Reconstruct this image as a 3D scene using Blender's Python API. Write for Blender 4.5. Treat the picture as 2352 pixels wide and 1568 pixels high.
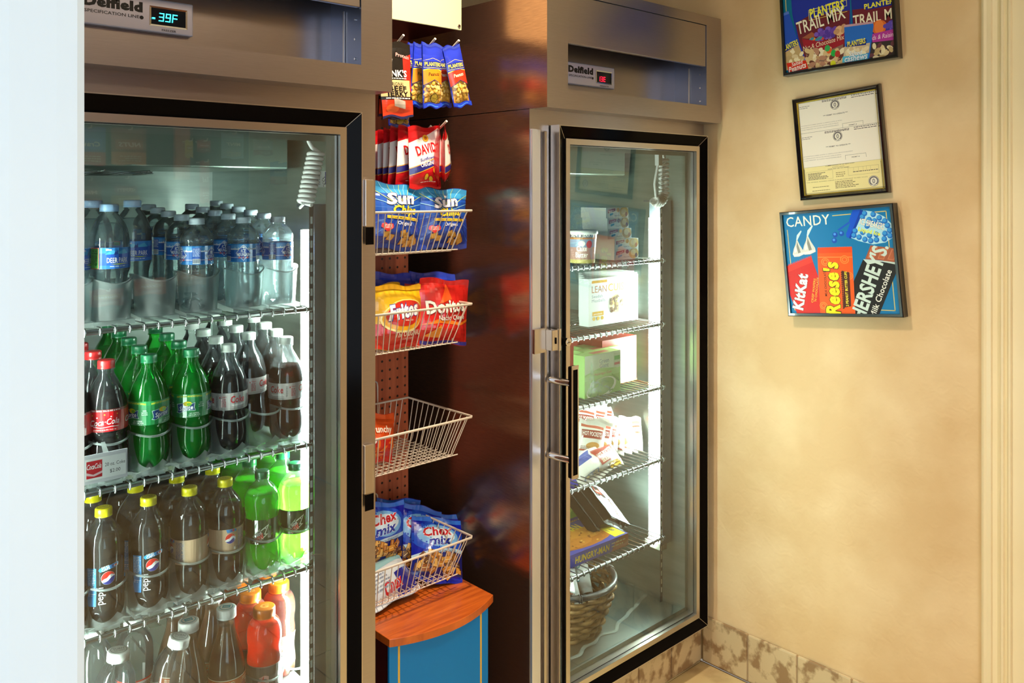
import bpy, bmesh, math, random
from math import sin, cos, pi, sqrt, atan2, radians, floor
from mathutils import Vector, Matrix, noise
from mathutils.geometry import tessellate_polygon

for _o in list(bpy.data.objects): bpy.data.objects.remove(_o)
SC = bpy.context.scene
COL = SC.collection

# ------------------------------------------------------------------ camera
YAW, F, CX, CY, CZ = 0.7518, 1966.6, 1176.0, 438.1, 1.468
cd = bpy.data.cameras.new('camera'); cam = bpy.data.objects.new('camera', cd); COL.objects.link(cam)
cd.sensor_width = 36; cd.lens = F / 2352 * 36; cd.shift_y = -(784 - CY) / 2352; cd.clip_start = .02; cd.clip_end = 50
cam.location = (0, 0, CZ); cam.rotation_euler = (pi / 2, 0, -YAW)
SC.camera = cam
SC.view_settings.view_transform = 'Standard'; SC.view_settings.look = 'None'
SC.view_settings.exposure = 0.0; SC.view_settings.gamma = 1; SC.view_settings.use_curve_mapping = False
SC.cycles.max_bounces = 10; SC.cycles.transparent_max_bounces = 28; SC.cycles.diffuse_bounces = 4; SC.cycles.glossy_bounces = 5
SC.cycles.transmission_bounces = 6; SC.cycles.use_denoising = True; SC.cycles.sample_clamp_indirect = 5
SC.cycles.caustics_reflective = False; SC.cycles.caustics_refractive = False

# ------------------------------------------------------------------ world and room lights
wd = bpy.data.worlds.new('world'); SC.world = wd; wd.use_nodes = True
wd.node_tree.nodes['Background'].inputs[0].default_value = (1, .9, .78, 1); wd.node_tree.nodes['Background'].inputs[1].default_value = .3
def area(name, loc, sx, sy, power, col, rot=(0, 0, 0), spread=pi):
    l = bpy.data.lights.new(name, 'AREA'); l.shape = 'RECTANGLE'; l.size = sx; l.size_y = sy; l.energy = power; l.color = col; l.spread = spread
    o = bpy.data.objects.new(name, l); COL.objects.link(o); o.location = loc; o.rotation_euler = rot; return o
area('ceiling_downlight_lamp', (1.20, 1.34, 2.405), .10, .10, 15, (1, .84, .64), spread=2.1)
area('ceiling_fill_lamp', (1.10, -.25, 2.405), 1.1, .5, 8.5, (1, .88, .74), spread=2.1)  # unseen fill lamp, added to brighten the room evenly
area('hall_daylight', (-.45, -1.585, 1.25), 1.3, 1.7, 25, (.72, .87, 1), (pi / 2, 0, 0))

# ------------------------------------------------------------------ pixel -> place helpers (lens of the camera above)
SY, CYW = sin(YAW), cos(YAW)
def ray(u, v):
    t = (u - CX) / F
    return (SY + t * CYW, CYW - t * SY, -(v - CY) / F)
def onY(u, v, Y):
    r = ray(u, v); s = Y / r[1]; return Vector((r[0] * s, Y, CZ + r[2] * s))
def onX(u, v, X):
    r = ray(u, v); s = X / r[0]; return Vector((X, r[1] * s, CZ + r[2] * s))

# ------------------------------------------------------------------ materials
def lin(c):
    if isinstance(c, str): c = tuple(int(c[i:i + 2], 16) for i in (0, 2, 4))
    return tuple(((x / 255) / 12.92 if x / 255 <= .04045 else ((x / 255 + .055) / 1.055) ** 2.4) for x in c[:3]) + (1,)
_M = {}
def mat(name, c, rough=.5, metal=0, coat=0, emit=0, spec=.5, **k):
    if name in _M: return _M[name]
    m = bpy.data.materials.new(name); m.use_nodes = True; b = m.node_tree.nodes['Principled BSDF']
    b.inputs['Base Color'].default_value = lin(c); b.inputs['Roughness'].default_value = rough; b.inputs['Metallic'].default_value = metal
    b.inputs['Coat Weight'].default_value = coat; b.inputs['Specular IOR Level'].default_value = spec
    if emit: b.inputs['Emission Color'].default_value = lin(c); b.inputs['Emission Strength'].default_value = emit
    for kk, v in k.items(): b.inputs[kk.replace('_', ' ')].default_value = v
    _M[name] = m; return m
def ink(c, rough=.35, kind='ink'):
    """printing ink / film of one plain colour; grain from a faint noise keeps it from looking like plastic"""
    if not isinstance(c, str): c = '%02x%02x%02x' % tuple(c)
    n = kind + '_' + c
    if n in _M: return _M[n]
    m = mat(n, c, rough, coat={'film': .3, 'card': .1, 'paint': .05}.get(kind, 0), spec=.2 if kind == 'poster' else .5)
    return m
def nodes(m): return m.node_tree.nodes, m.node_tree.links
def noisy(m, c2, scale=8, detail=4, lo=.35, hi=.65, bump=0, bscale=None, stretch=(1, 1, 1), coord='Object'):
    N, L = nodes(m); b = N['Principled BSDF']
    tc = N.new('ShaderNodeTexCoord'); mp = N.new('ShaderNodeMapping'); mp.inputs['Scale'].default_value = stretch; L.new(tc.outputs[coord], mp.inputs[0])
    n = N.new('ShaderNodeTexNoise'); n.inputs['Scale'].default_value = scale; n.inputs['Detail'].default_value = detail; L.new(mp.outputs[0], n.inputs[0])
    r = N.new('ShaderNodeValToRGB'); r.color_ramp.elements[0].position = lo; r.color_ramp.elements[1].position = hi
    r.color_ramp.elements[0].color = b.inputs['Base Color'].default_value[:]; r.color_ramp.elements[1].color = lin(c2)
    L.new(n.outputs[0], r.inputs[0]); L.new(r.outputs[0], b.inputs['Base Color'])
    if bump:
        n2 = N.new('ShaderNodeTexNoise'); n2.inputs['Scale'].default_value = bscale or scale; n2.inputs['Detail'].default_value = 3; L.new(mp.outputs[0], n2.inputs[0])
        bp = N.new('ShaderNodeBump'); bp.inputs['Strength'].default_value = bump; bp.inputs['Distance'].default_value = .002
        L.new(n2.outputs[0], bp.inputs['Height']); L.new(bp.outputs[0], b.inputs['Normal'])
    return m
def steel(name, c, rough, stretch, bump=.05, c2=None, sc=30):
    m = mat(name, c, rough, 1)
    return noisy(m, c2 or c, sc, 3, .3, .7, bump, 60, stretch)
def clearmat(name, c, edge, gloss=.06, rough=.03, trans=0, tc=None, ior=1.45):
    """thin clear plastic or glass: straight-through light, tinted, deeper at grazing angles, with a clear reflection"""
    if name in _M: return _M[name]
    m = bpy.data.materials.new(name); m.use_nodes = True; N, L = nodes(m); N.clear()
    out = N.new('ShaderNodeOutputMaterial'); tr = N.new('ShaderNodeBsdfTransparent'); gl = N.new('ShaderNodeBsdfGlossy'); gl.inputs['Roughness'].default_value = rough
    lw = N.new('ShaderNodeLayerWeight'); lw.inputs[0].default_value = .35
    mx = N.new('ShaderNodeMix'); mx.data_type = 'RGBA'; mx.inputs[6].default_value = lin(c); mx.inputs[7].default_value = lin(edge)
    L.new(lw.outputs['Facing'], mx.inputs[0]); L.new(mx.outputs[2], tr.inputs[0])
    fr = N.new('ShaderNodeFresnel'); fr.inputs[0].default_value = ior
    s = N.new('ShaderNodeMixShader'); L.new(fr.outputs[0], s.inputs[0]); L.new(tr.outputs[0], s.inputs[1]); L.new(gl.outputs[0], s.inputs[2])
    last = s
    if trans:
        tl = N.new('ShaderNodeBsdfTranslucent'); tl.inputs[0].default_value = lin(tc or c); df = N.new('ShaderNodeBsdfDiffuse'); df.inputs[0].default_value = lin(tc or c)
        a = N.new('ShaderNodeMixShader'); a.inputs[0].default_value = .45; L.new(tl.outputs[0], a.inputs[1]); L.new(df.outputs[0], a.inputs[2])
        s2 = N.new('ShaderNodeMixShader'); s2.inputs[0].default_value = trans; L.new(s.outputs[0], s2.inputs[1]); L.new(a.outputs[0], s2.inputs[2]); last = s2
    L.new(last.outputs[0], out.inputs[0]); _M[name] = m; return m

M_STEEL = steel('brushed_steel', (184, 176, 176), .28, (1, 1, 30), .035, (178, 170, 170))
M_STEELSIDE = steel('brushed_steel_glow_tint', (170, 124, 100), .17, (1, 1, 16), .05, (150, 108, 88))  # brown base colour stands in for the warm glow reflected in the steel
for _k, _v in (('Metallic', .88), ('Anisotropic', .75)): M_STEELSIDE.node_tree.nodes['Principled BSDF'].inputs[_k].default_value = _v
M_LINER = steel('liner_metal', (178, 186, 180), .38, (1, 1, 8), .06, (158, 168, 162), 6)
M_ALU = mat('aluminium_trim', (206, 198, 190), .28, 1)
M_CHROME = mat('chrome', (225, 225, 228), .12, 1)
M_WIRE = mat('shelf_chrome', (158, 160, 160), .25, 1)
M_BLACK = mat('gloss_black', (12, 9, 9), .12, coat=0, spec=.03)
M_RUBBER = mat('black_rubber', (18, 18, 20), .6)
M_GLASS = clearmat('door_glass', (243, 250, 244), (222, 238, 228), ior=2.05, rough=.012)
M_WHITEPL = mat('white_plastic', (236, 236, 232), .35, coat=.3)
M_FROST = clearmat('frosted_plastic', (240, 247, 246), (222, 232, 231), trans=.27, tc=(246, 252, 252), rough=.25)
M_WIREWHITE = mat('cream_coated_wire', (226, 210, 190), .35, coat=.2)
M_CLEAR = clearmat('clear_plastic', (253, 255, 255), (218, 228, 232), rough=.06, trans=.05, tc=(240, 250, 255))
M_TUBE = mat('lit_tube', (232, 250, 242), .5, emit=92)
M_GREENPL = clearmat('green_plastic', (110, 235, 140), (20, 165, 70), trans=.22, tc=(30, 215, 95), rough=.05)

# ------------------------------------------------------------------ mesh builder
class MB:
    def __init__(s): s.v = []; s.f = []; s.m = []; s.sm = []; s.mats = []
    def mi(s, m):
        if m not in s.mats: s.mats.append(m)
        return s.mats.index(m)
    def add(s, vs, fs, m, smooth=False):
        b = len(s.v); s.v += [tuple(x) for x in vs]; i = s.mi(m)
        for f in fs: s.f.append([b + k for k in f]); s.m.append(i); s.sm.append(smooth)
        return s
    def box(s, x0, x1, y0, y1, z0, z1, m):
        v = [(x, y, z) for z in (z0, z1) for y in (y0, y1) for x in (x0, x1)]
        return s.add(v, [(0, 2, 3, 1), (4, 5, 7, 6), (0, 1, 5, 4), (2, 6, 7, 3), (0, 4, 6, 2), (1, 3, 7, 5)], m)
    def tube(s, pts, r, m, n=8, closed=False, caps=True):
        P = [Vector(p) for p in pts]; k = len(P); vs = []; fs = []; prev = None
        for i, p in enumerate(P):
            if closed: t = (P[(i + 1) % k] - P[i - 1])
            else: t = P[min(i + 1, k - 1)] - P[max(i - 1, 0)]
            t.normalize()
            if prev is None: a = t.orthogonal().normalized()
            else: a = prev - t * prev.dot(t); a = a.normalized() if a.length > 1e-6 else t.orthogonal().normalized()
            prev = a; b = t.cross(a); rr = r[i] if isinstance(r, (list, tuple)) else r
            vs += [p + (a * cos(2 * pi * j / n) + b * sin(2 * pi * j / n)) * rr for j in range(n)]
        for i in range(k if closed else k - 1):
            for j in range(n): fs.append((i * n + j, i * n + (j + 1) % n, ((i + 1) % k) * n + (j + 1) % n, ((i + 1) % k) * n + j))
        s.add(vs, fs, m, True)
        if caps and not closed:
            s.add(vs[:n], [tuple(range(n))[::-1]], m); s.add(vs[-n:], [tuple(range(n))], m)
        return s
    def lathe(s, prof, m, n=32, fn=None, c=(0, 0, 0)):
        vs = []; fs = []
        for (r, z) in prof:
            for j in range(n):
                a = 2 * pi * j / n; rr, zz = fn(r, z, a) if fn else (r, z)
                vs.append((c[0] + rr * cos(a), c[1] + rr * sin(a), c[2] + zz))
        for i in range(len(prof) - 1):
            for j in range(n): fs.append((i * n + j, i * n + (j + 1) % n, (i + 1) * n + (j + 1) % n, (i + 1) * n + j))
        return s.add(vs, fs, m, True)
    def grid(s, fn, nu, nv, m, smooth=True):
        vs = [fn(i / nu, j / nv) for j in range(nv + 1) for i in range(nu + 1)]
        fs = [(j * (nu + 1) + i, j * (nu + 1) + i + 1, (j + 1) * (nu + 1) + i + 1, (j + 1) * (nu + 1) + i) for j in range(nv) for i in range(nu)]
        return s.add(vs, fs, m, smooth)
    def ring(s, o, y_o, i, y_i, m):
        """mitred rectangular band in the XZ plane from rect o (x0,x1,z0,z1) at depth y_o to rect i at y_i"""
        A = [(o[0], y_o, o[2]), (o[1], y_o, o[2]), (o[1], y_o, o[3]), (o[0], y_o, o[3])]
        B = [(i[0], y_i, i[2]), (i[1], y_i, i[2]), (i[1], y_i, i[3]), (i[0], y_i, i[3])]
        return s.add(A + B, [(k, (k + 1) % 4, 4 + (k + 1) % 4, 4 + k) for k in range(4)], m)
    def build(s, name, parent=None, loc=(0, 0, 0), rot=None, bevel=0, mtx=None):
        me = bpy.data.meshes.new(name); me.from_pydata(s.v, [], s.f); me.update()
        for m in s.mats: me.materials.append(m)
        me.polygons.foreach_set('material_index', s.m); me.polygons.foreach_set('use_smooth', s.sm)
        o = bpy.data.objects.new(name, me); COL.objects.link(o)
        if parent: o.parent = parent
        if mtx is not None: o.matrix_world = mtx
        else:
            o.location = loc
            if rot: o.rotation_euler = rot
        if bevel:
            bm = bmesh.new(); bm.from_mesh(me); bmesh.ops.remove_doubles(bm, verts=bm.verts, dist=1e-6); bm.to_mesh(me); bm.free()
            md = o.modifiers.new('bevel', 'BEVEL'); md.width = bevel; md.segments = 2; md.limit_method = 'ANGLE'
        return o
def tag(o, label=None, cat=None, group=None, kind=None):
    if label: o['label'] = label
    if cat: o['category'] = cat
    if group: o['group'] = group
    if kind: o['kind'] = kind
    return o
def empty(name, loc=(0, 0, 0), rz=0, label=None, cat=None, group=None):
    o = bpy.data.objects.new(name, None); COL.objects.link(o); o.location = loc; o.rotation_euler = (0, 0, rz); o.empty_display_size = .05
    return tag(o, label, cat, group)
def dup(o, parent=None):
    c = o.copy(); COL.objects.link(c); c.parent = parent
    for ch in [x for x in KIDS.get(o.as_pointer(), [])]: dup(ch, c)
    return c
KIDS = {}
def kids(o): KIDS[o.as_pointer()] = list(o.children)

# ------------------------------------------------------------------ printing: flat artwork mapped on any surface
_T = {}
def textmesh(s, bold=0, shear=0, sp=1.0):
    bold = round(bold * .5, 3); sp = round(sp + bold * 1.6, 3); k = (s, bold, shear, sp)
    if k in _T: return _T[k]
    cu = bpy.data.curves.new('t', 'FONT'); cu.body = s; cu.size = 1; cu.offset = bold; cu.shear = shear; cu.resolution_u = 2; cu.space_character = sp; cu.fill_mode = 'BOTH'
    o = bpy.data.objects.new('t', cu); COL.objects.link(o)
    dg = bpy.context.evaluated_depsgraph_get(); me = o.evaluated_get(dg).to_mesh(); me.calc_loop_triangles()
    V = [(v.co.x, v.co.y) for v in me.vertices]; T = [tuple(t.vertices) for t in me.loop_triangles]
    o.evaluated_get(dg).to_mesh_clear(); bpy.data.objects.remove(o); bpy.data.curves.remove(cu)
    if V:
        x0 = min(v[0] for v in V); x1 = max(v[0] for v in V)
    else: x0 = x1 = 0
    _T[k] = ([((v[0] - x0) / .70, v[1] / .70) for v in V], T, (x1 - x0) / .70); return _T[k]
def clip(poly, ax, c, keep):
    out = []
    for i in range(len(poly)):
        a = poly[i - 1]; b = poly[i]; da = (a[ax] - c) * keep; db = (b[ax] - c) * keep
        if (da < 0) != (db < 0):
            t = da / (da - db); out.append((a[0] + (b[0] - a[0]) * t, a[1] + (b[1] - a[1]) * t))
        if db >= 0: out.append(b)
    return out if len(out) > 2 else None
def strips(polys, ax, cuts):
    out = []
    for p in polys:
        lo = min(q[ax] for q in p); hi = max(q[ax] for q in p)
        cs = [c for c in cuts if lo + 1e-7 < c < hi - 1e-7]; cur = p
        for c in cs:
            a = clip(cur, ax, c, -1)
            if a: out.append(a)
            cur = clip(cur, ax, c, 1)
            if not cur: break
        if cur: out.append(cur)
    return out
class Art:
    def __init__(s, w, h): s.w = w; s.h = h; s.items = []
    def poly(s, pts, c):
        t = tessellate_polygon([[Vector((p[0], p[1], 0)) for p in pts]])
        s.items.append(([[tuple(pts[i]) for i in tri] for tri in t], c)); return s
    def rect(s, x0, y0, x1, y1, c, rot=0, shear=0):
        p = [(x0, y0), (x1, y0), (x1 + shear, y1), (x0 + shear, y1)]
        if rot:
            cx, cy = (x0 + x1) / 2, (y0 + y1) / 2; a = radians(rot)
            p = [(cx + (q[0] - cx) * cos(a) - (q[1] - cy) * sin(a), cy + (q[0] - cx) * sin(a) + (q[1] - cy) * cos(a)) for q in p]
        s.items.append(([p], c)); return s
    def ell(s, cx, cy, rx, ry, c, rot=0, n=20, a0=0, a1=360):
        a = radians(rot); P = []
        full = a1 - a0 == 360
        for i in range(n + (0 if full else 1)):
            t = radians(a0 + (a1 - a0) * i / n); x, y = rx * cos(t), ry * sin(t)
            P.append((cx + x * cos(a) - y * sin(a), cy + x * sin(a) + y * cos(a)))
        s.items.append(([P], c)); return s
    def line(s, pts, w, c):
        ps = []
        for (x0, y0), (x1, y1) in zip(pts, pts[1:]):
            d = sqrt((x1 - x0) ** 2 + (y1 - y0) ** 2) or 1; nx, ny = -(y1 - y0) / d * w / 2, (x1 - x0) / d * w / 2; ex, ey = (x1 - x0) / d * w / 2, (y1 - y0) / d * w / 2
            ps.append([(x0 + nx - ex, y0 + ny - ey), (x0 - nx - ex, y0 - ny - ey), (x1 - nx + ex, y1 - ny + ey), (x1 + nx + ex, y1 + ny + ey)])
        s.items.append((ps, c)); return s
    def text(s, x, y, h, t, c, rot=0, bold=0, shear=0, w=None, anchor='c', sp=1.0, arc=0, outline=None, ow=.05):
        if outline: s.text(x, y, h, t, outline, rot, bold + ow, shear, w, anchor, sp, arc)
        V, T, W = textmesh(t, round(bold, 3), shear, sp)
        if not W: return s
        sx = (w / W) if w else h; a = radians(rot); ca, sa = cos(a), sin(a)
        ox = {'c': -W / 2, 'l': 0, 'r': -W}[anchor]; Q = []
        for vx, vy in V:
            px, py = (vx + ox) * sx, vy * h
            if arc: py += arc * (1 - (2 * (vx + ox + (0 if anchor == 'c' else -ox - W / 2)) / W) ** 2)
            Q.append((x + px * ca - py * sa, y + px * sa + py * ca))
        s.items.append(([[Q[i] for i in t3] for t3 in T], c)); return s
    def lines(s, x0, x1, y1, n, dy, h, c, rnd=0, seed=1):
        """rows of print too small to read: short dashes like words"""
        R = random.Random(seed); ps = []
        for i in range(n):
            y = y1 - i * dy; x = x0; end = x1 - rnd * R.random() * (x1 - x0)
            while x < end:
                wl = h * R.uniform(1.5, 5); ps.append([(x, y), (min(x + wl, x1), y), (min(x + wl, x1), y + h), (x, y + h)]); x += wl + h * .8
        s.items.append((ps, c)); return s
    def put(s, mb, fn, kind='ink', eps=.0002, nu=1, nv=1, base=None, k0=1, rough=.35, bounds=None, smooth=False):
        """fn(u, v, off) -> point"""
        X0, Y0, X1, Y1 = bounds or (0, 0, s.w, s.h)
        cu = [X0 + (X1 - X0) * i / nu for i in range(1, nu)]; cv = [Y0 + (Y1 - Y0) * i / nv for i in range(1, nv)]
        k = k0; nit = len(s.items) + (1 if base else 0); st = min(1.0, 9.0 / max(nit, 1))
        for polys, c in ([([[(X0, Y0), (X1, Y0), (X1, Y1), (X0, Y1)]], base)] if base else []) + s.items:
            out = []
            for p in polys:
                if len(p) < 3: continue
                lo0 = min(q[0] for q in p); hi0 = max(q[0] for q in p); lo1 = min(q[1] for q in p); hi1 = max(q[1] for q in p)
                if hi0 <= X0 or lo0 >= X1 or hi1 <= Y0 or lo1 >= Y1: continue
                for ax, cc, kp in ((0, X0, 1), (0, X1, -1), (1, Y0, 1), (1, Y1, -1)):
                    p = clip(p, ax, cc, kp)
                    if not p: break
                if p: out.append(p)
            if cu: out = strips(out, 0, cu)
            if cv: out = strips(out, 1, cv)
            vs = []; fs = []
            for p in out:
                b = len(vs); vs += [fn(q[0], q[1], eps * k) for q in p]; fs.append(tuple(range(b, b + len(p))))
            if fs: mb.add(vs, fs, c if not isinstance(c, (str, tuple)) else ink(c, rough, kind), smooth)
            k += st
        return k
def flat(o, ux, uy, n):
    o, ux, uy, n = Vector(o), Vector(ux), Vector(uy), Vector(n)
    return lambda u, v, e: o + ux * u + uy * v + n * e

# ================================================================== THE ROOM
W = 2.27
m_wall = mat('wallpaper', (220, 187, 140), .62)
noisy(m_wall, (234, 206, 162), 5, 8, .38, .66)
def wallpaper_bump():
    N, L = nodes(m_wall); b = N['Principled BSDF']
    tc = N.new('ShaderNodeTexCoord'); n = N.new('ShaderNodeTexNoise'); n.inputs['Scale'].default_value = 14; n.inputs['Detail'].default_value = 2; n.inputs['Distortion'].default_value = 2.2
    L.new(tc.outputs['Object'], n.inputs[0])
    w = N.new('ShaderNodeTexWave'); w.inputs['Scale'].default_value = 26; w.inputs['Distortion'].default_value = 22; w.inputs['Detail'].default_value = 3; w.inputs['Detail Scale'].default_value = .5
    L.new(tc.outputs['Object'], w.inputs[0])
    mu = N.new('ShaderNodeMath'); mu.operation = 'MULTIPLY'; L.new(n.outputs[0], mu.inputs[0]); L.new(w.outputs['Fac'], mu.inputs[1])
    bp = N.new('ShaderNodeBump'); bp.inputs['Strength'].default_value = .22; bp.inputs['Distance'].default_value = .002
    L.new(mu.outputs[0], bp.inputs['Height']); L.new(bp.outputs[0], b.inputs['Normal'])
wallpaper_bump()
m_ceil = mat('ceiling_paint', (238, 228, 208), .8)
m_white = noisy(mat('white_paint_cool_light', (222, 240, 255), .55), (227, 243, 255), 3, 3)  # pale blue puts cool light into the white paint's colour
m_trim = noisy(mat('cream_gloss_paint', (240, 222, 182), .32, coat=.2), (244, 228, 190), 4, 3)
def struct(name, mb, **k):
    o = mb.build(name, **k); o['kind'] = 'structure'; return o
struct('wall_right', MB().box(W, W + .1, -1.6, 2.55, 0, 2.44, m_wall))
struct('wall_back', MB().box(-1.2, W, 2.45, 2.55, 0, 2.44, m_wall))
struct('wall_front', MB().box(-1.2, W, -1.7, -1.6, 0, 2.44, m_wall))
struct('wall_side', MB().box(-1.3, -1.2, -1.7, 2.55, 0, 2.44, m_wall))
struct('ceiling', MB().box(-1.3, W + .1, -1.7, 2.55, 2.44, 2.52, m_ceil))
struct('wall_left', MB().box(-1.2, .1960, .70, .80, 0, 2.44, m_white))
# door casings
def casing(name, prof, along_y, origin, h, m):
    """prof: (position across, stand-out) pairs swept upward"""
    mb = MB(); P = []
    for a, d in prof: P.append((origin[0] - d, origin[1] - a) if along_y else (origin[0] + a, origin[1] - d))
    vs = [(x, y, z) for z in (0, h) for x, y in P]; n = len(P)
    mb.add(vs, [(i, i + 1, n + i + 1, n + i) for i in range(n - 1)], m)
    o = struct(name, mb); return o
casing('trim_1', [(0, 0), (0, .012), (.006, .016), (.012, .014), (.022, .015), (.024, .010), (.034, .008), (.042, .012), (.045, .018), (.050, .018), (.052, .013), (.058, .016), (.062, .020), (.066, .020), (.068, .014), (.30, .014), (.30, 0)], True, (W, .742), 2.44, m_trim)
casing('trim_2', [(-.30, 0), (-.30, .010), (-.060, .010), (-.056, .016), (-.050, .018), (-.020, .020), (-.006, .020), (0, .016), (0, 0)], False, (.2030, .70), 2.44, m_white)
# tiles
m_tile = mat('stone_tile', (206, 184, 146), .42, coat=.1)
noisy(m_tile, (150, 120, 86), 24, 12, .48, .60, .12, 40, (1, 1, 1))
m_tilef = mat('floor_stone_tile', (214, 190, 140), .38, coat=.1); noisy(m_tilef, (168, 138, 96), 7, 10, .52, .72, .1, 30)
m_grout = mat('grout', (176, 152, 122), .8)
def tile(mb, x0, x1, y0, y1, z0, z1, m, b=.003):
    """one tile with eased edges"""
    t = bmesh.new(); bmesh.ops.create_cube(t, size=1)
    for v in t.verts: v.co = Vector(((x0 + x1) / 2 + v.co.x * (x1 - x0), (y0 + y1) / 2 + v.co.y * (y1 - y0), (z0 + z1) / 2 + v.co.z * (z1 - z0)))
    bmesh.ops.bevel(t, geom=t.edges[:], offset=b, segments=2, profile=.6, affect='EDGES')
    t.verts.index_update(); mb.add([v.co[:] for v in t.verts], [[v.index for v in f.verts] for f in t.faces], m); t.free()
CURB = 1.549
mb = MB(); mb.box(W - .006, W, .745, CURB, 0, .138, m_grout)
y = CURB - .003; k = 0
while y > .76:
    y0 = max(y - .156, .748); tile(mb, W - .011, W - .001, y0, y, .004, .144, m_tile, .0045); y = y0 - .004
struct('baseboard_right', mb)
mb = MB()
for a, b in ((.30, 1.02), (1.52, W - .012)):
    mb.box(a, b, CURB + .006, 2.44, 0, .104, m_grout); x = b
    while x > a + .02:
        x0 = max(x - .152, a); tile(mb, x0, x, CURB, CURB + .010, .004, .106, m_tile, .004); x = x0 - .004
struct('baseboard_back', mb)
mb = MB(); mb.box(-1.2, W, -1.6, 2.45, -.05, -.006, m_grout)
nx = 12
for i in range(14):
    for j in range(15):
        x1 = W - .012 - i * .300 + .14 * (0); y1 = CURB - j * .300 + .9
        x0 = x1 - .296; y0 = y1 - .296
        if x1 < -1.2 or y1 < -1.6 or x0 > W or y0 > 2.44: continue
        tile(mb, max(x0, -1.2), x1, max(y0, -1.6), min(y1, 2.44), -.02, 0, m_tilef, .002)
struct('floor', mb)
# lamps in the ceiling
def ceiling_lamp(name, x, y, sx, sy, c, e, label):
    r = empty(name, (x, y, 2.44), 0, label, 'ceiling light')
    fr = MB(); fr.ring((-sx / 2 - .03, sx / 2 + .03, -sy / 2 - .03, sy / 2 + .03), 0, (-sx / 2, sx / 2, -sy / 2, sy / 2), 0, M_WHITEPL)
    f2 = MB(); f2.v = [(v[0], v[2], -.022 + v[1]) for v in fr.v]; f2.f = fr.f; f2.m = fr.m; f2.sm = fr.sm; f2.mats = fr.mats
    f2.box(-sx / 2 - .03, sx / 2 + .03, -sy / 2 - .03, sy / 2 + .03, -.020, -.001, M_WHITEPL); f2.build('frame', r)
    d = MB().box(-sx / 2, sx / 2, -sy / 2, sy / 2, -.026, -.0215, mat('lamp_diffuser_' + name, c, .5, emit=e)); d.build('diffuser', r)
ceiling_lamp('ceiling_downlight', 1.20, 1.34, .12, .12, (255, 222, 170), 10, 'small square recessed lamp in the ceiling above the snack rack')
ceiling_lamp('ceiling_fill_panel', 1.10, -.25, 1.1, .5, (255, 226, 186), 3, 'unseen warm fill panel added in the ceiling behind the viewer')  # glowing face of the added fill lamp
mb = MB().box(-1.10, .20, -1.598, -1.590, .40, 2.10, mat('daylight_pane', (205, 226, 255), .5, emit=1.6)); struct('window_1', mb)
mb = MB(); mb.box(-1.16, -1.10, -1.60, -1.57, .34, 2.16, m_white); mb.box(.20, .26, -1.60, -1.57, .34, 2.16, m_white); mb.box(-1.10, .20, -1.60, -1.57, 2.10, 2.16, m_white); mb.box(-1.10, .20, -1.60, -1.57, .34, .40, m_white); struct('trim_3', mb)

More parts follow.
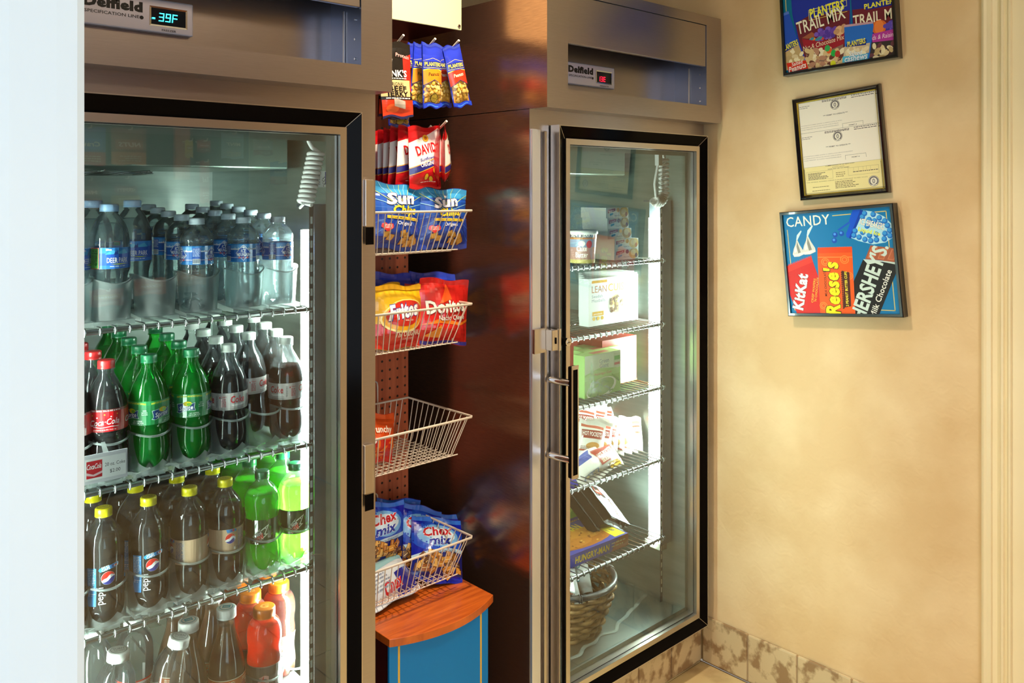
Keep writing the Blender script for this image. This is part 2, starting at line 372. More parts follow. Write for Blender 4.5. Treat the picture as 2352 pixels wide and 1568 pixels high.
# ================================================================== REFRIGERATORS
def steel_text(par, name, art, o, ux, uy, n, kind='ink', eps=.0002):
    mb = MB(); art.put(mb, flat(o, ux, uy, n), kind, eps); return mb.build(name, par)
def coil(mb, pts_fn, turns, rad, r, m, n0=16):
    P = []; N = int(turns * n0)
    for i in range(N + 1):
        t = i / N; c = Vector(pts_fn(t)); d = (Vector(pts_fn(min(t + .01, 1))) - Vector(pts_fn(max(t - .01, 0)))).normalized()
        a = d.cross(Vector((0, 1, 0))).normalized(); b = d.cross(a); an = 2 * pi * turns * t
        P.append(c + (a * cos(an) + b * sin(an)) * rad)
    mb.tube(P, r, m, 8)
def refrigerator(name, x0, label, shelves, door, warm, idx):
    x1 = x0 + .757; YB, YH, YD = 1.54, 1.478, 1.505; Z = lambda z: z + CZ
    zt, zh, zb = Z(.525), Z(.206), .112; yb = 2.30
    r = empty(name, (0, 0, 0), 0, label, 'refrigerator')
    B = MB(); w = .05
    # carcass: sides, back, top, bottom; side skin split at the header seam
    il, ir, it, ib = x0 + .045, x1 - .045, Z(.150), .165
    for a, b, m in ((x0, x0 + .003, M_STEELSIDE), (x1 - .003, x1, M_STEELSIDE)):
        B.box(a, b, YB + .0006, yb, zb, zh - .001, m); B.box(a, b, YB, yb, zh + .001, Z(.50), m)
    B.box(x0 + .003, il - .001, YB + .001, yb, zb, Z(.5), M_LINER); B.box(ir + .001, x1 - .003, YB + .001, yb, zb, Z(.5), M_LINER)
    B.box(x0 + .003, x1 - .003, 2.26, yb, zb, Z(.5), M_LINER)
    B.box(x0 + .003, x1 - .003, YB + .001, yb, it + .001, zh, M_LINER); B.box(x0 + .003, x1 - .003, 1.60, yb, zh, Z(.5), M_LINER); B.box(x0 + .003, x1 - .003, YB + .001, yb, zb, ib - .001, M_LINER)
    B.build('cabinet_body', r)
    # steel face frame around the opening
    B = MB(); f = (max(il + .012, door[0] + .016), min(ir - .006, door[1] - .014), ib - .012, it - .012)
    B.ring((x0, x1, zb, zh), YB, f, YB, M_STEEL); B.ring(f, YB, f, YB + .03, M_STEEL)
    if idx == 0: pass
    B.build('face_frame', r)
    L_ = MB(); iy0, iy1 = YB + .02, 2.255
    L_.add([(il, iy0, ib), (ir, iy0, ib), (ir, iy1, ib), (il, iy1, ib), (il, iy0, it), (ir, iy0, it), (ir, iy1, it), (il, iy1, it)],
           [(0, 1, 2, 3), (4, 7, 6, 5), (0, 3, 7, 4), (1, 5, 6, 2), (3, 2, 6, 7)], M_LINER); L_.build('inner_liner', r)
    # header with its recess
    H = MB(); o = (x0, x1, zh, zt); q = (x0 + .075, x1 - .076, Z(.2555), Z(.497)); zp = Z(.3725)
    H.ring(o, YH, q, YH, M_STEEL)
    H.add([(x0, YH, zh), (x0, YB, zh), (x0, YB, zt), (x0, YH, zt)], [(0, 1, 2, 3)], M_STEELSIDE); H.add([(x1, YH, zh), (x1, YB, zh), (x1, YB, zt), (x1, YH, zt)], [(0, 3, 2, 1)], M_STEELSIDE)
    H.add([(x0, YH, zh), (x1, YH, zh), (x1, YB, zh), (x0, YB, zh)], [(0, 1, 2, 3)], M_STEEL); H.add([(x0, YH, zt), (x1, YH, zt), (x1, YB, zt), (x0, YB, zt)], [(0, 1, 2, 3)], M_STEEL)
    yr = 1.595; H.add([(q[0], yr, q[2]), (q[1], yr, q[2]), (q[1], yr, q[3]), (q[0], yr, q[3])], [(0, 1, 2, 3)], M_STEEL)
    M_BLUE = mat('steel_return_cool_sheen', (140, 150, 178), .30, .9)  # blue tint stands in for daylight mirrored in the steel
    H.ring(q, YH, q, yr, M_BLUE)
    H.build('header', r)
    P = MB().box(q[0] + .001, q[1] - .001, YH + .002, YH + .014, zp, q[3] - .001, M_STEEL); P.build('louver_panel', r, bevel=.0015)
    S = MB().box(q[1] - .004, q[1] - .001, 1.537, 1.541, q[2], zp, M_ALU)
    for zz in (.27, .31, .35):
        for yy in (1.50,): S.tube([(q[1] - .0005, yy, Z(zz)), (q[1] - .002, yy, Z(zz))], .0025, M_CHROME)
    S.build('recess_seam', r)
    # control badge
    bx0, bx1, bz0, bz1 = x0 + .175, x0 + .378, Z(.288), Z(.349); yb_ = 1.580
    bd = MB().box(bx0, bx1, yb_, yr - .001, bz0, bz1, mat('mirror_badge', (222, 218, 232), .22, .55)).build('control_badge', r, bevel=.003)
    bw, bh = bx1 - bx0, bz1 - bz0
    A = Art(bw, bh)
    A.text(.010, .034, .016, 'Delfield', '0a0a0a', bold=.13, w=.100, anchor='l').text(.012, .0215, .0055, 'SPECIFICATION LINE', '0a0a0a', bold=.02, w=.092, anchor='l').ell(.108, .0235, .0035, .0035, '0a0a0a')
    A.text(.157, .004, .0035, 'FREEZER' if idx == 0 else 'REFRIGERATOR', '0a0a0a', bold=.02, w=.026 if idx == 0 else .036)
    steel_text(bd, 'lettering', A, (bx0, yb_, bz0), (1, 0, 0), (0, 0, 1), (0, -1, 0))
    D = MB(); wx0, wx1, wz0, wz1 = bx0 + .125, bx0 + .188, bz0 + .0145, bz0 + .0445
    D.ring((wx0 - .003, wx1 + .003, wz0 - .003, wz1 + .003), yb_ - .0008, (wx0, wx1, wz0, wz1), yb_ - .0004, M_CHROME); D.box(wx0, wx1, yb_ - .0003, yb_ + .001, wz0, wz1, mat('display_window', (8, 20, 30), .1)); dd = D.build('display', bd)
    seg = {'3': 'abcdg', '9': 'abcdfg', 'F': 'aefg', '-': 'd', '8': 'abcdefg', '1': 'bc', 'E': 'adefg'}
    def digits(txt, cx, cz, h, col):
        A = Art(.063, .03); w_ = h * .55; t_ = h * .13; x = cx
        for ch in txt:
            for s_ in seg.get(ch, ''):
                a = {'a': (0, h, w_, h), 'g': (0, h / 2, w_, h / 2), 'd': (0, 0, w_, 0), 'f': (0, h / 2, 0, h), 'b': (w_, h / 2, w_, h), 'e': (0, 0, 0, h / 2), 'c': (w_, 0, w_, h / 2)}[s_]
                sh = h * .1
                A.line([(x + a[0] + sh * a[1] / h, cz + a[1]), (x + a[2] + sh * a[3] / h, cz + a[3])], t_, col)
            x += w_ * 1.6
        return A
    if idx == 0: A = digits('39F', .014, .0075, .0135, mat('digit_cyan', (60, 240, 250), emit=3)); A.rect(.001, .009, .0065, .012, _M['digit_cyan'])
    else: A = digits('13E', .006, .004, .012, mat('digit_red', (255, 20, 50), emit=3.5))
    steel_text(dd, 'digits', A, (wx0, yb_ - .0004, wz0), (1, 0, 0), (0, 0, 1), (0, -1, 0))
    # door
    dx0, dx1, dz0, dz1 = door; dr = empty('door', (0, 0, 0)); dr.parent = r
    D = MB(); E1 = (dx0, dx1, dz0, dz1)
    e2 = tuple(a + s * .0022 for a, s in zip(E1, (1, -1, 1, -1))); e3 = tuple(a + s * .033 for a, s in zip(E1, (1, -1, 1, -1))); e4 = tuple(a + s * .048 for a, s in zip(E1, (1, -1, 1, -1)))
    e5 = tuple(a + s * .050 for a, s in zip(E1, (1, -1, 1, -1)))
    D.ring(E1, YB - .004, E1, YD, M_ALU); D.ring(E1, YD, e2, YD, M_ALU); D.build('edge_trim', dr)
    D = MB(); D.ring(e2, YD, e3, YD + .014, M_BLACK)
    for s_ in ((0, 2), (1, 2), (1, 3), (0, 3)):
        D.tube([(e2[s_[0]], YD - .0004, e2[s_[1]]), (e3[s_[0]], YD + .0136, e3[s_[1]])], .0007, M_ALU, 4)
    D.build('bevel_frame', dr)
    D = MB(); D.ring(e3, YD + .014, e3, YD + .008, M_ALU); D.ring(e3, YD + .008, e4, YD + .008, M_ALU); D.ring(e4, YD + .008, e4, YD + .020, M_ALU); D.ring(e4, YD + .020, e5, YD + .020, M_RUBBER); D.build('glazing_bead', dr)
    g = e5; gy = YD + .019
    G = MB().add([(g[0], gy, g[2]), (g[1], gy, g[2]), (g[1], gy, g[3]), (g[0], gy, g[3])], [(0, 1, 2, 3)], M_GLASS); G.build('glass_pane', dr)
    D = MB(); e6 = tuple(a + s * .012 for a, s in zip(g, (1, -1, 1, -1))); D.ring(g, gy + .0008, g, gy + .022, M_ALU); D.ring(g, gy + .022, e6, gy + .022, mat('spacer_bar', (120, 130, 122), .4, .6)); D.build('spacer', dr)
    # light fixture inside at the hinge side
    fx = ir - .055; fy = 1.622; z0f, z1f = Z(-1.10), Z(-.035)
    FX = MB(); mgrey = mat('fixture_grey', (120, 130, 138), .4, .3)
    FX.box(fx, fx + .042, fy, fy + .006, z0f, z1f, mgrey); FX.box(fx + .030, fx + .042, fy + .006, fy + .075, z0f, z1f, mgrey); FX.box(fx, fx + .042, fy, fy + .075, z1f, z1f + .006, mgrey)
    FX.box(fx + .001, fx + .03, fy + .006, fy + .07, z0f - .02, z0f, mat('lamp_socket', (225, 222, 205), .5))
    FX.build('light_fixture', r)
    T = MB().tube([(fx + .012, fy + .040, z0f), (fx + .012, fy + .040, Z(-.085))], .019, M_TUBE, 14); T.build('light_tube', r)
    T = MB().tube([(il + .028, 1.600, Z(-1.10)), (il + .028, 1.600, Z(-.06))], .018 if idx == 0 else .011, M_TUBE, 12); T.build('light_tube', r)  # unseen second tube added at the handle side to brighten the contents
    # slotted standards
    for nm, sx, sy in (('slotted_standard', fx - .012, fy), ('slotted_standard', il + .001, fy + .01)):
        S = MB(); mstd = mat('standard_metal', (96, 104, 106), .35, .6); msl = mat('standard_slot', (215, 232, 226), .3)
        S.box(sx, sx + .011, sy, sy + .0015, ib + .03, Z(-.03), mstd); z = ib + .06
        while z < Z(-.05):
            S.box(sx + .0032, sx + .0078, sy - .0004, sy, z, z + .015, msl); z += .0255
        S.build(nm, r)
    # coil cord of the door heater
    if idx == 0:
        P0, P1, P2 = (.892 + .0, 1.545, Z(.118)), (.900, 1.55, Z(.03)), (.888, 1.55, Z(-.01))
        path = lambda t: Vector((.905 - .022 * t, 1.556 + .004 * t, Z(.078) - .104 * t))
        C_ = MB(); coil(C_, path, 11, .0145, .0042, M_WHITEPL); C_.tube([(.888, 1.553, Z(.118)), (.886, 1.553, Z(.10)), (.894, 1.553, Z(.088)), (.913, 1.556, Z(.078))], .0045, M_WHITEPL)
        C_.tube([(.879, 1.56, Z(-.026)), (.893, 1.60, Z(-.035))], .003, M_WHITEPL); C_.build('coil_cord', r)
    else:
        def path(t):
            a = pi * min(t / .55, 1)
            cx = 2.070; cz = Z(.010)
            if t < .5: return Vector((2.10, 1.575, Z(.095) - .10 * t / .5))
            a = (t - .5) / .5 * 2.3; return Vector((2.072 + .028 * cos(a), 1.575, Z(-.005) - .030 * sin(a)))
        C_ = MB(); coil(C_, path, 16, .0125, .004, M_WHITEPL); C_.tube([(2.088, 1.565, Z(.118)), (2.10, 1.575, Z(.095))], .0045, M_WHITEPL)
        C_.tube([(2.055, 1.57, Z(-.02)), (2.048, 1.57, Z(.02)), (2.058, 1.565, Z(.08)), (2.062, 1.56, Z(.10))], .004, M_WHITEPL); C_.box(2.05, 2.068, 1.556, 1.57, Z(.075), Z(.115), M_WHITEPL); C_.build('coil_cord', r)
    # evaporator cover at the top of the inside, with a round fan grille
    EV = MB(); ez = Z(.05); EV.box(il + .03, ir - .02, 1.80, 2.24, ez, it - .002, mat('evaporator_cover', (112, 124, 114), .35, .5))
    ev = EV.build('evaporator_cover', r, bevel=.004)
    GR = MB(); gx = x0 + .30
    for k_ in range(9): GR.tube([(gx + (.03 + .014 * k_) * cos(a * pi / 18), 1.98 + (.03 + .014 * k_) * sin(a * pi / 18), ez - .012 - .002 * (k_ % 2)) for a in range(36)], .0012, M_WIRE, 5, True)
    for k_ in range(8): GR.tube([(gx, 1.98, ez - .016), (gx + .15 * cos(k_ * pi / 4), 1.98 + .15 * sin(k_ * pi / 4), ez - .008)], .002, M_WIRE, 5)
    GR.build('fan_grille', ev)
    # wire shelves
    n_w = 26
    for zs, xr in shelves:
        S = MB(); z = Z(zs); xa, xb = il + .012, xr
        S.tube([(xa, 1.62, z), (xb, 1.62, z)], .0048, M_WIRE, 10); S.tube([(xa, 2.23, z), (xb, 2.23, z)], .0048, M_WIRE, 8)
        S.tube([(xb, 1.62, z), (xb + .004, 1.64, z - .001), (xb + .004, 2.21, z - .001), (xb, 2.23, z)], .0048, M_WIRE, 8); S.tube([(xa, 1.62, z), (xa - .004, 1.64, z - .001), (xa - .004, 2.21, z - .001), (xa, 2.23, z)], .0048, M_WIRE, 8)
        for yy in (1.83, 2.03): S.tube([(xa, yy, z - .006), (xb, yy, z - .006)], .003, M_WIRE, 6)
        nw = int((xb - xa) / (.026 if idx == 0 else .0245))
        for i in range(nw + 1):
            x = xa + (xb - xa) * (i + .5) / (nw + 1)
            S.tube([(x, 1.6165, z - .0062), (x, 1.6125, z - .001), (x, 1.6135, z + .004), (x, 1.618, z + .0068), (x, 1.64, z + .0066), (x, 2.235, z + .0066)], .0019, M_WIRE, 6)
        S.build('wire_shelf', r)
    return r, dr
fr0, door0 = refrigerator('glass_door_refrigerator', .282, 'stainless refrigerator full of bottled drinks behind a black framed glass door', [(-.251, .930), (-.538, .930), (-.798, .930), (-1.085, .930)], (.330, .984, .135, CZ + .163), 1, 0)
fr1, door1 = refrigerator('glass_door_refrigerator', 1.500, 'stainless refrigerator of boxed frozen food standing in the corner by the pictures', [(-.216, 2.163), (-.413, 2.163), (-.609, 2.163), (-.832, 2.163), (-1.075, 2.163)], (1.572, 2.229, .137, CZ + .168), 1, 1)
# hinge covers of the first refrigerator
def hinge(par, x, w, y, z0, z1, foot=None, m=M_ALU):
    h = MB().box(x, x + w, y, 1.5395, z0, z1, m).build('hinge', par, bevel=.002)
    if foot: MB().box(x + .001, x + w - .001, y - .0006, y, z0 - foot, z0 - .001, M_BLACK).build('hinge_foot', h)
h_top, h_bot = onY(855, 412, 1.53).z, onY(855, 520, 1.53).z
hinge(fr0, 1.005, .022, 1.527, h_bot, h_top, .038)
hinge(fr0, 1.003, .024, 1.527, onY(855, 1130, 1.53).z, onY(855, 1018, 1.53).z, .035)
for v0, v1 in ((415, 520), (835, 940), (1252, 1360)):
    hinge(fr1, 2.232, .016, 1.522, onY(1632, v1, 1.53).z, onY(1632, v0, 1.53).z)
# temperature chart sticker inside the first refrigerator
A = Art(.075, .036); A.rect(0, 0, .075, .036, 'eef0ee').rect(0, .006, .009, .034, '2a3fa0').lines(.030, .072, .030, 6, .0048, .002, '808890', .4).text(.019, .010, .014, '333', '222428', shear=.3, rot=70, w=.02)
mb = MB(); A.put(mb, flat((.9935, 1.66, CZ + .008), (0, .96, 0), (0, .02, 1), (-1, 0, 0)), 'card'); o_ = mb.build('paper_sticker', fr0)
# door handle, lock, hasp of the second refrigerator
zh0, zh1 = onY(1320, 1093, 1.46).z, onY(1320, 838, 1.46).z
hx = onY(1316, 960, 1.455).x
hd = MB().box(hx - .012, hx + .012, 1.448, 1.462, zh0, zh1, M_BLACK).build('handle', door1, bevel=.003)
mb = MB(); mb.ring((hx - .013, hx + .013, zh0 - .002, zh1 + .002), 1.4475, (hx - .0085, hx + .0085, zh0 + .008, zh1 - .008), 1.4465, M_ALU); mb.build('handle_trim', hd)
for v in (875, 1050):
    z = onY(1300, v, 1.48).z; MB().tube([(hx - .012, 1.520, z), (hx - .012, 1.49, z), (hx - .006, 1.458, z)], .009, M_CHROME, 12).build('handle_post', hd)
p = onY(1297, 784, 1.514); lk = MB().tube([(p.x, 1.518, p.z), (p.x, 1.500, p.z)], .0105, M_CHROME, 20); lk.tube([(p.x, 1.500, p.z), (p.x, 1.498, p.z)], .0055, M_ALU, 14); lk.box(p.x - .0045, p.x + .0045, 1.4972, 1.498, p.z - .0008, p.z + .0008, M_BLACK); lk.build('door_lock', door1)
# locking bar down the face frame
mb = MB(); z1b = onY(1230, 296, 1.53).z; m_bar = mat('pale_bar', (226, 232, 248), .34, .9)
mb.box(1.502, 1.532, 1.532, 1.5395, .118, z1b, m_bar); mb.build('lock_bar', fr1, bevel=.001)
mb = MB(); mb.box(1.540, 1.549, 1.526, 1.5395, .118, z1b - .004, M_ALU); mb.build('gasket_strip', fr1, bevel=.002)
a, b = onY(1218, 758, 1.525), onY(1282, 808, 1.505)
mb = MB(); mb.box(1.500, 1.540, 1.522, 1.530, b.z, a.z, M_ALU); mb.box(1.540, 1.562, 1.500, 1.530, b.z + .006, a.z - .004, M_ALU); mb.box(1.562, 1.5715, 1.498, 1.504, b.z + .004, a.z - .002, M_ALU)
mb.tube([(1.553, 1.4995, (a.z + b.z) / 2 + .008), (1.553, 1.4995, (a.z + b.z) / 2 - .008)], .0028, M_BLACK, 8); mb.build('hasp', fr1, bevel=.0015)

# ================================================================== BOTTLES
def liquid(name, c, edge, trans, tc, rough=.05): return clearmat(name, c, edge, trans=trans, tc=tc, rough=rough, ior=1.36)
M_WATER = clearmat('water', (248, 253, 253), (210, 230, 238), trans=.17, tc=(235, 250, 255), rough=.04, ior=1.34)
M_COLA = clearmat('cola', (120, 44, 18), (26, 8, 4), trans=.55, tc=(52, 20, 11), rough=.05)
M_COLA2 = clearmat('cola_thin', (120, 40, 14), (20, 5, 2), trans=.35, tc=(60, 18, 8), rough=.05)
M_DEW = clearmat('lime_soda', (170, 255, 90), (60, 235, 20), trans=.72, tc=(90, 255, 40), rough=.05)
M_LEMON = clearmat('clear_green_soda', (190, 250, 200), (60, 190, 90), trans=.5, tc=(150, 245, 180), rough=.05)
M_ORANGE = clearmat('orange_drink', (255, 130, 40), (250, 60, 0), trans=.8, tc=(255, 84, 24), rough=.05)
M_TEA = clearmat('pale_tea', (214, 176, 146), (140, 96, 66), trans=.45, tc=(196, 148, 116), rough=.08)
def smooth(prof, k=3):
    """Catmull-Rom through the profile points"""
    out = []; n = len(prof)
    for i in range(n - 1):
        p0, p1, p2, p3 = prof[max(i - 1, 0)], prof[i], prof[i + 1], prof[min(i + 2, n - 1)]
        for j in range(k):
            t = j / k; out.append(tuple(.5 * (2 * p1[a] + (p2[a] - p0[a]) * t + (2 * p0[a] - 5 * p1[a] + 4 * p2[a] - p3[a]) * t * t + (3 * p1[a] - p0[a] - 3 * p2[a] + p3[a]) * t ** 3) for a in (0, 1)))
    out.append(prof[-1]); return out
PROF = {
 'contour': [(.004, .006), (.020, .001), (.030, .006), (.0345, .020), (.0350, .040), (.0325, .062), (.0330, .078), (.0365, .088), (.0368, .118), (.0362, .128), (.0335, .142), (.0270, .160), (.0190, .176), (.0140, .186), (.0128, .194), (.0128, .200)],
 'soda': [(.004, .006), (.020, .001), (.030, .006), (.0350, .020), (.0352, .045), (.0330, .060), (.0345, .075), (.0350, .110), (.0352, .128), (.0340, .142), (.0290, .158), (.0200, .172), (.0140, .180), (.0128, .186), (.0128, .190)],
 'lime': [(.004, .006), (.020, .001), (.030, .006), (.0350, .020), (.0340, .045), (.0320, .060), (.0330, .072), (.0335, .105), (.0350, .118), (.0365, .135), (.0340, .152), (.0250, .167), (.0150, .177), (.0130, .183), (.0128, .188)],
 'water': [(.004, .006), (.022, .001), (.029, .004), (.0315, .012)] + [(.0305 + .0010 * (i % 2), .018 + .0062 * i) for i in range(12)] + [(.0312, .094), (.0312, .128), (.0320, .131), (.0306, .134), (.0320, .138), (.0300, .147), (.0240, .157), (.0165, .164), (.0130, .168), (.0128, .172)],
 'bigwater': [(.004, .006), (.022, .001), (.030, .005), (.0340, .018), (.0335, .035), (.0300, .055), (.0295, .068), (.0320, .082), (.0345, .090), (.0350, .094), (.0350, .132), (.0345, .145), (.0320, .160), (.0260, .177), (.0180, .189), (.0135, .195), (.0130, .200)],
 'sport': [(.004, .006), (.024, .001), (.033, .006), (.0360, .018), (.0350, .040), (.0330, .060), (.0345, .080), (.0360, .098), (.0345, .110), (.0340, .122), (.0362, .138), (.0350, .158), (.0290, .174), (.0220, .181), (.0200, .186)],
 'tea': [(.004, .006), (.024, .001), (.034, .006), (.0365, .016), (.0365, .070), (.0360, .100), (.0330, .125), (.0260, .152), (.0190, .175), (.0160, .190), (.0155, .212)],
 'juice': [(.004, .006), (.024, .001), (.033, .006), (.0360, .018), (.0350, .060), (.0350, .120), (.0355, .150), (.0330, .172), (.0250, .190), (.0170, .200), (.0165, .206)],
}
def rad_at(prof, z):
    for (r0, z0), (r1, z1) in zip(prof, prof[1:]):
        if z0 <= z <= z1 and z1 > z0: return r0 + (r1 - r0) * (z - z0) / (z1 - z0)
    return prof[-1][0]
def petal(h, flute=False):
    def fn(r, z, a):
        if z < h: k = (1 - z / h) ** 1.3; w = max(0, -cos(5 * a)); return r * (1 - .16 * k * w), z + .012 * k * w * min(1, r / .02)
        if flute and .136 < z < .182:
            k = sin(pi * (z - .136) / .046); return r * (1 + .022 * k * cos(14 * a + 120 * (z - .136))), z
        return r, z
    return fn
KIND = {}
def bottle_kind(key, prof, shell, drink, fill, cap_c, label, capr=.0148, caph=.015, ncap=36, cap_art=None, petals=True, body=None):
    """prototype: root empty with children bottle, drink, cap, label; it is copied for every bottle and kept nowhere itself"""
    P = smooth(PROF[prof]); H = P[-1][1]; fn = petal(.030, prof in ('soda', 'lime', 'contour')) if petals else petal(.010)
    r = empty(key + '_proto'); 
    b = MB().lathe(P, shell, 40, fn); b.add([(0, 0, .006)] + [b.v[i] for i in range(40)], [(0, 1 + (i + 1) % 40, 1 + i) for i in range(40)], shell, True)
    rn = P[-1][0]; b.lathe([(rn + .0022, H - .006), (rn + .0026, H - .005), (rn + .0022, H - .0035)], shell, 24)
    b.build(body or 'bottle_body', r)
    if drink:
        D = [(max(q[0] - .0012, .002), q[1] + .001) for q in P if q[1] < fill]; D += [(rad_at(P, fill) - .0012, fill), (.0005, fill + .0001)]
        d = MB().lathe(D, drink, 36, fn); d.build('drink', r)
    c = MB(); cr = []
    for z, q in ((0, 1.0), (.0012, 1.0), (.0034, .97), (.0040, 1.0), (caph - .002, .97), (caph - .0006, .93), (caph, .84), (caph + .0001, .01)): cr.append((capr * q, z))
    mc = mat('cap_' + '%02x%02x%02x' % cap_c, cap_c, .38, coat=.25)
    c.lathe(cr, mc, ncap * 2, lambda rr, z, a: (rr * (1 + (.022 * (1 if int(a / pi * ncap) % 2 else -1) if .004 < z < caph - .001 and rr > .5 * capr else 0)), z), (0, 0, H - .003))
    if cap_art:
        A = Art(2 * capr, 2 * capr); cap_art(A, capr); A.put(c, lambda u, v, e: (u - capr, v - capr, H - .003 + caph + e + .0002))
    c.build('cap', r)
    if label:
        z0, z1, base, art, arc, kw = label; R = None
        w = 2 * pi * .035 * arc; A = Art(w, z1 - z0); art(A, w, z1 - z0); L = MB()
        def fn2(u, v, e):
            a = (u - w / 2) / .035; rr = rad_at(P, z0 + v) + .0004 + e
            return (rr * sin(a), -rr * cos(a), z0 + v)
        A.put(L, fn2, kw.get('kind', 'film'), .00012, 32, kw.get('nv', 3), base, rough=kw.get('rough', .3)); L.build('label', r)
    kids(r); KIND[key] = r; return r
# --- label artwork (0,0 bottom; centre of the front is w/2)
def a_cola(A, w, h):
    c = w / 2; A.rect(0, 0, w, h, 'd3121e').rect(0, h - .004, w, h, '7c0d10').text(c, h - .0034, .0024, '1/WEEK EXTRA  Win $1,555 & MORE', 'ffffff', bold=.02, w=.052)
    for i, (x, y) in enumerate(((-.02, .030), (-.012, .026), (.0, .031), (.010, .027), (.020, .031), (-.026, .025))): A.ell(c + x, y, .0014, .0014, 'ffffff' if i % 2 else 'f2b43a', n=5)
    A.text(c, .012, .0105, 'Coca·Cola', 'ffffff', bold=.025, shear=.35, w=.047, rot=4, arc=.001).line([(c - .018, .010), (c - .006, .0075), (c + .010, .0095), (c + .022, .0085)], .0010, 'ffffff').text(c, .003, .0022, 'proud partner of the FIFA World Cup', 'ffffff', w=.036)
    A.text(c + .06, .012, .0105, 'Coca·Cola', 'ffffff', bold=.025, shear=.35, w=.047).text(c - .06, .012, .0105, 'Coca·Cola', 'ffffff', bold=.025, shear=.35, w=.047)
def a_sprite(A, w, h):
    c = w / 2
    A.rect(0, 0, w, h, '0d7a40'); A.rect(0, h - .0075, w, h, '108a44')
    for o in (-.055, 0, .055):
        x = c + o
        A.text(x + .004, h - .0062, .0030, 'EVERY CAP GETS AN INSTANT DWNLD', 'f0e030', bold=.03, w=.046, arc=.0015)
        A.poly([(x - .019, .010), (x - .016, .014), (x - .0185, .026), (x - .006, .0285), (x + .001, .0285), (x + .0095, .027), (x + .0145, .029), (x + .013, .019), (x + .0155, .013), (x + .001, .0135), (x - .013, .0085)], 'c8e8d8')
        A.poly([(x - .018, .0108), (x - .0152, .014), (x - .0175, .0252), (x - .006, .0277), (x + .001, .0277), (x + .0090, .0263), (x + .0137, .0280), (x + .0122, .019), (x + .0147, .0138), (x + .001, .0143), (x - .013, .0093)], '123a70')
        A.ell(x + .001, .0265, .0075, .0045, 'e8d820').ell(x + .004, .0255, .004, .003, '78b830')
        A.text(x - .001, .0148, .0080, 'Sprite', 'ffffff', bold=.04, shear=.2, w=.024, rot=7)
        for i, t in enumerate(('100%', 'NATURAL', 'FLAVORS')): A.text(x + .025, .026 - i * .0036, .0024, t, 'dff5e4', bold=.015, w=.010 if i else .006)
        A.text(x + .013, .0068, .0026, 'NO CAFFEINE', 'dff5e4', bold=.02, w=.016).text(x + .013, .0035, .0024, 'LEMON-LIME SODA', 'dff5e4', bold=.02, w=.020).text(x + .010, .0006, .0020, '20 FL OZ (1.25 PT) 591 mL', 'dff5e4', w=.022)
def a_dcoke(A, w, h):
    c = w / 2; A.rect(0, 0, w, h, 'c9c2bf').rect(0, .0, w, .0045, 'bdb6b3')
    for o in (-.055, .005, .065):
        x = c + o
        A.text(x + .010, .0145, .0135, 'Coke', 'c8242c', bold=.035, shear=.12, w=.028).poly([(x - .004, .011), (x + .024, .0125), (x + .026, .009), (x + .002, .0075)], 'f2f0ee')
        A.text(x - .020, .0255, .0034, 'heart', 'c0303a', bold=.01, w=.009, anchor='l').poly([(x - .0245, .024), (x - .0215, .024), (x - .0225, .0275), (x - .0235, .0275)], 'c0303a')
        A.lines(x - .021, x - .012, .0215, 7, .0024, .0012, 'b04048', .5, 3).lines(x - .031, x - .027, .027, 12, .0019, .0010, '6a6668', .3, 4)
        A.text(x + .012, .0014, .0022, '20 FL OZ (1.25 PT) 591 mL', '585458', w=.026)
def a_pepsi(A, w, h):
    c = w / 2
    for o in (0, .095):
        x = c + o
        A.rect(x - .027, -.0, x - .010, h - .006, '1e8fd6').lines(x - .0255, x - .0115, h - .010, 17, .0029, .0013, 'bfe2f7', .35, 5)
        A.poly([(x - .004, h - .0065), (x + .027, h - .0005), (x + .029, h - .0035), (x + .0275, h - .0075), (x - .003, h - .0135), (x - .006, h - .010)], '1e8fd6')
        A.text(x + .0055, h - .0062, .0030, 'CAPS FOR', 'ffffff', bold=.02, w=.013, rot=11).text(x + .0065, h - .0112, .0046, 'CAPS', 'ffffff', bold=.05, w=.014, rot=11)
        A.rect(x + .0165, h - .0078, x + .0260, h - .0028, '2b3f8c', rot=11).ell(x + .0212, h - .0055, .0018, .0018, 'f4f4f4').rect(x + .0215, h - .0070, x + .0252, h - .0040, 'd0202c', rot=11)
        globe(A, x + .010, h - .0255, .0115, 20)
        A.text(x + .002, h - .056, .0125, 'pepsi', 'f0f0f2', w=.030, rot=90, bold=-.0, anchor='c')
def globe(A, x, y, r, rot=0):
    A.ell(x, y, r * 1.03, r * 1.03, 'f2f2f4', n=28)
    a = radians(rot); R = lambda px, py: (x + px * cos(a) - py * sin(a), y + px * sin(a) + py * cos(a))
    top = [R(r * cos(t), r * sin(t)) for t in [pi * i / 16 for i in range(17)]]
    A.poly([top[i] for i in range(0, 17)] + [R(-.6 * r, .12 * r), R(-.2 * r, .10 * r), R(.25 * r, .32 * r), R(.6 * r, .36 * r)], 'd8261f')
    bot = [R(r * cos(t), r * sin(t)) for t in [pi + .25 + (pi - .45) * i / 16 for i in range(17)]]
    A.poly(bot + [R(.75 * r, -.10 * r), R(.3 * r, -.18 * r), R(-.2 * r, -.42 * r), R(-.65 * r, -.40 * r)], '23358f')
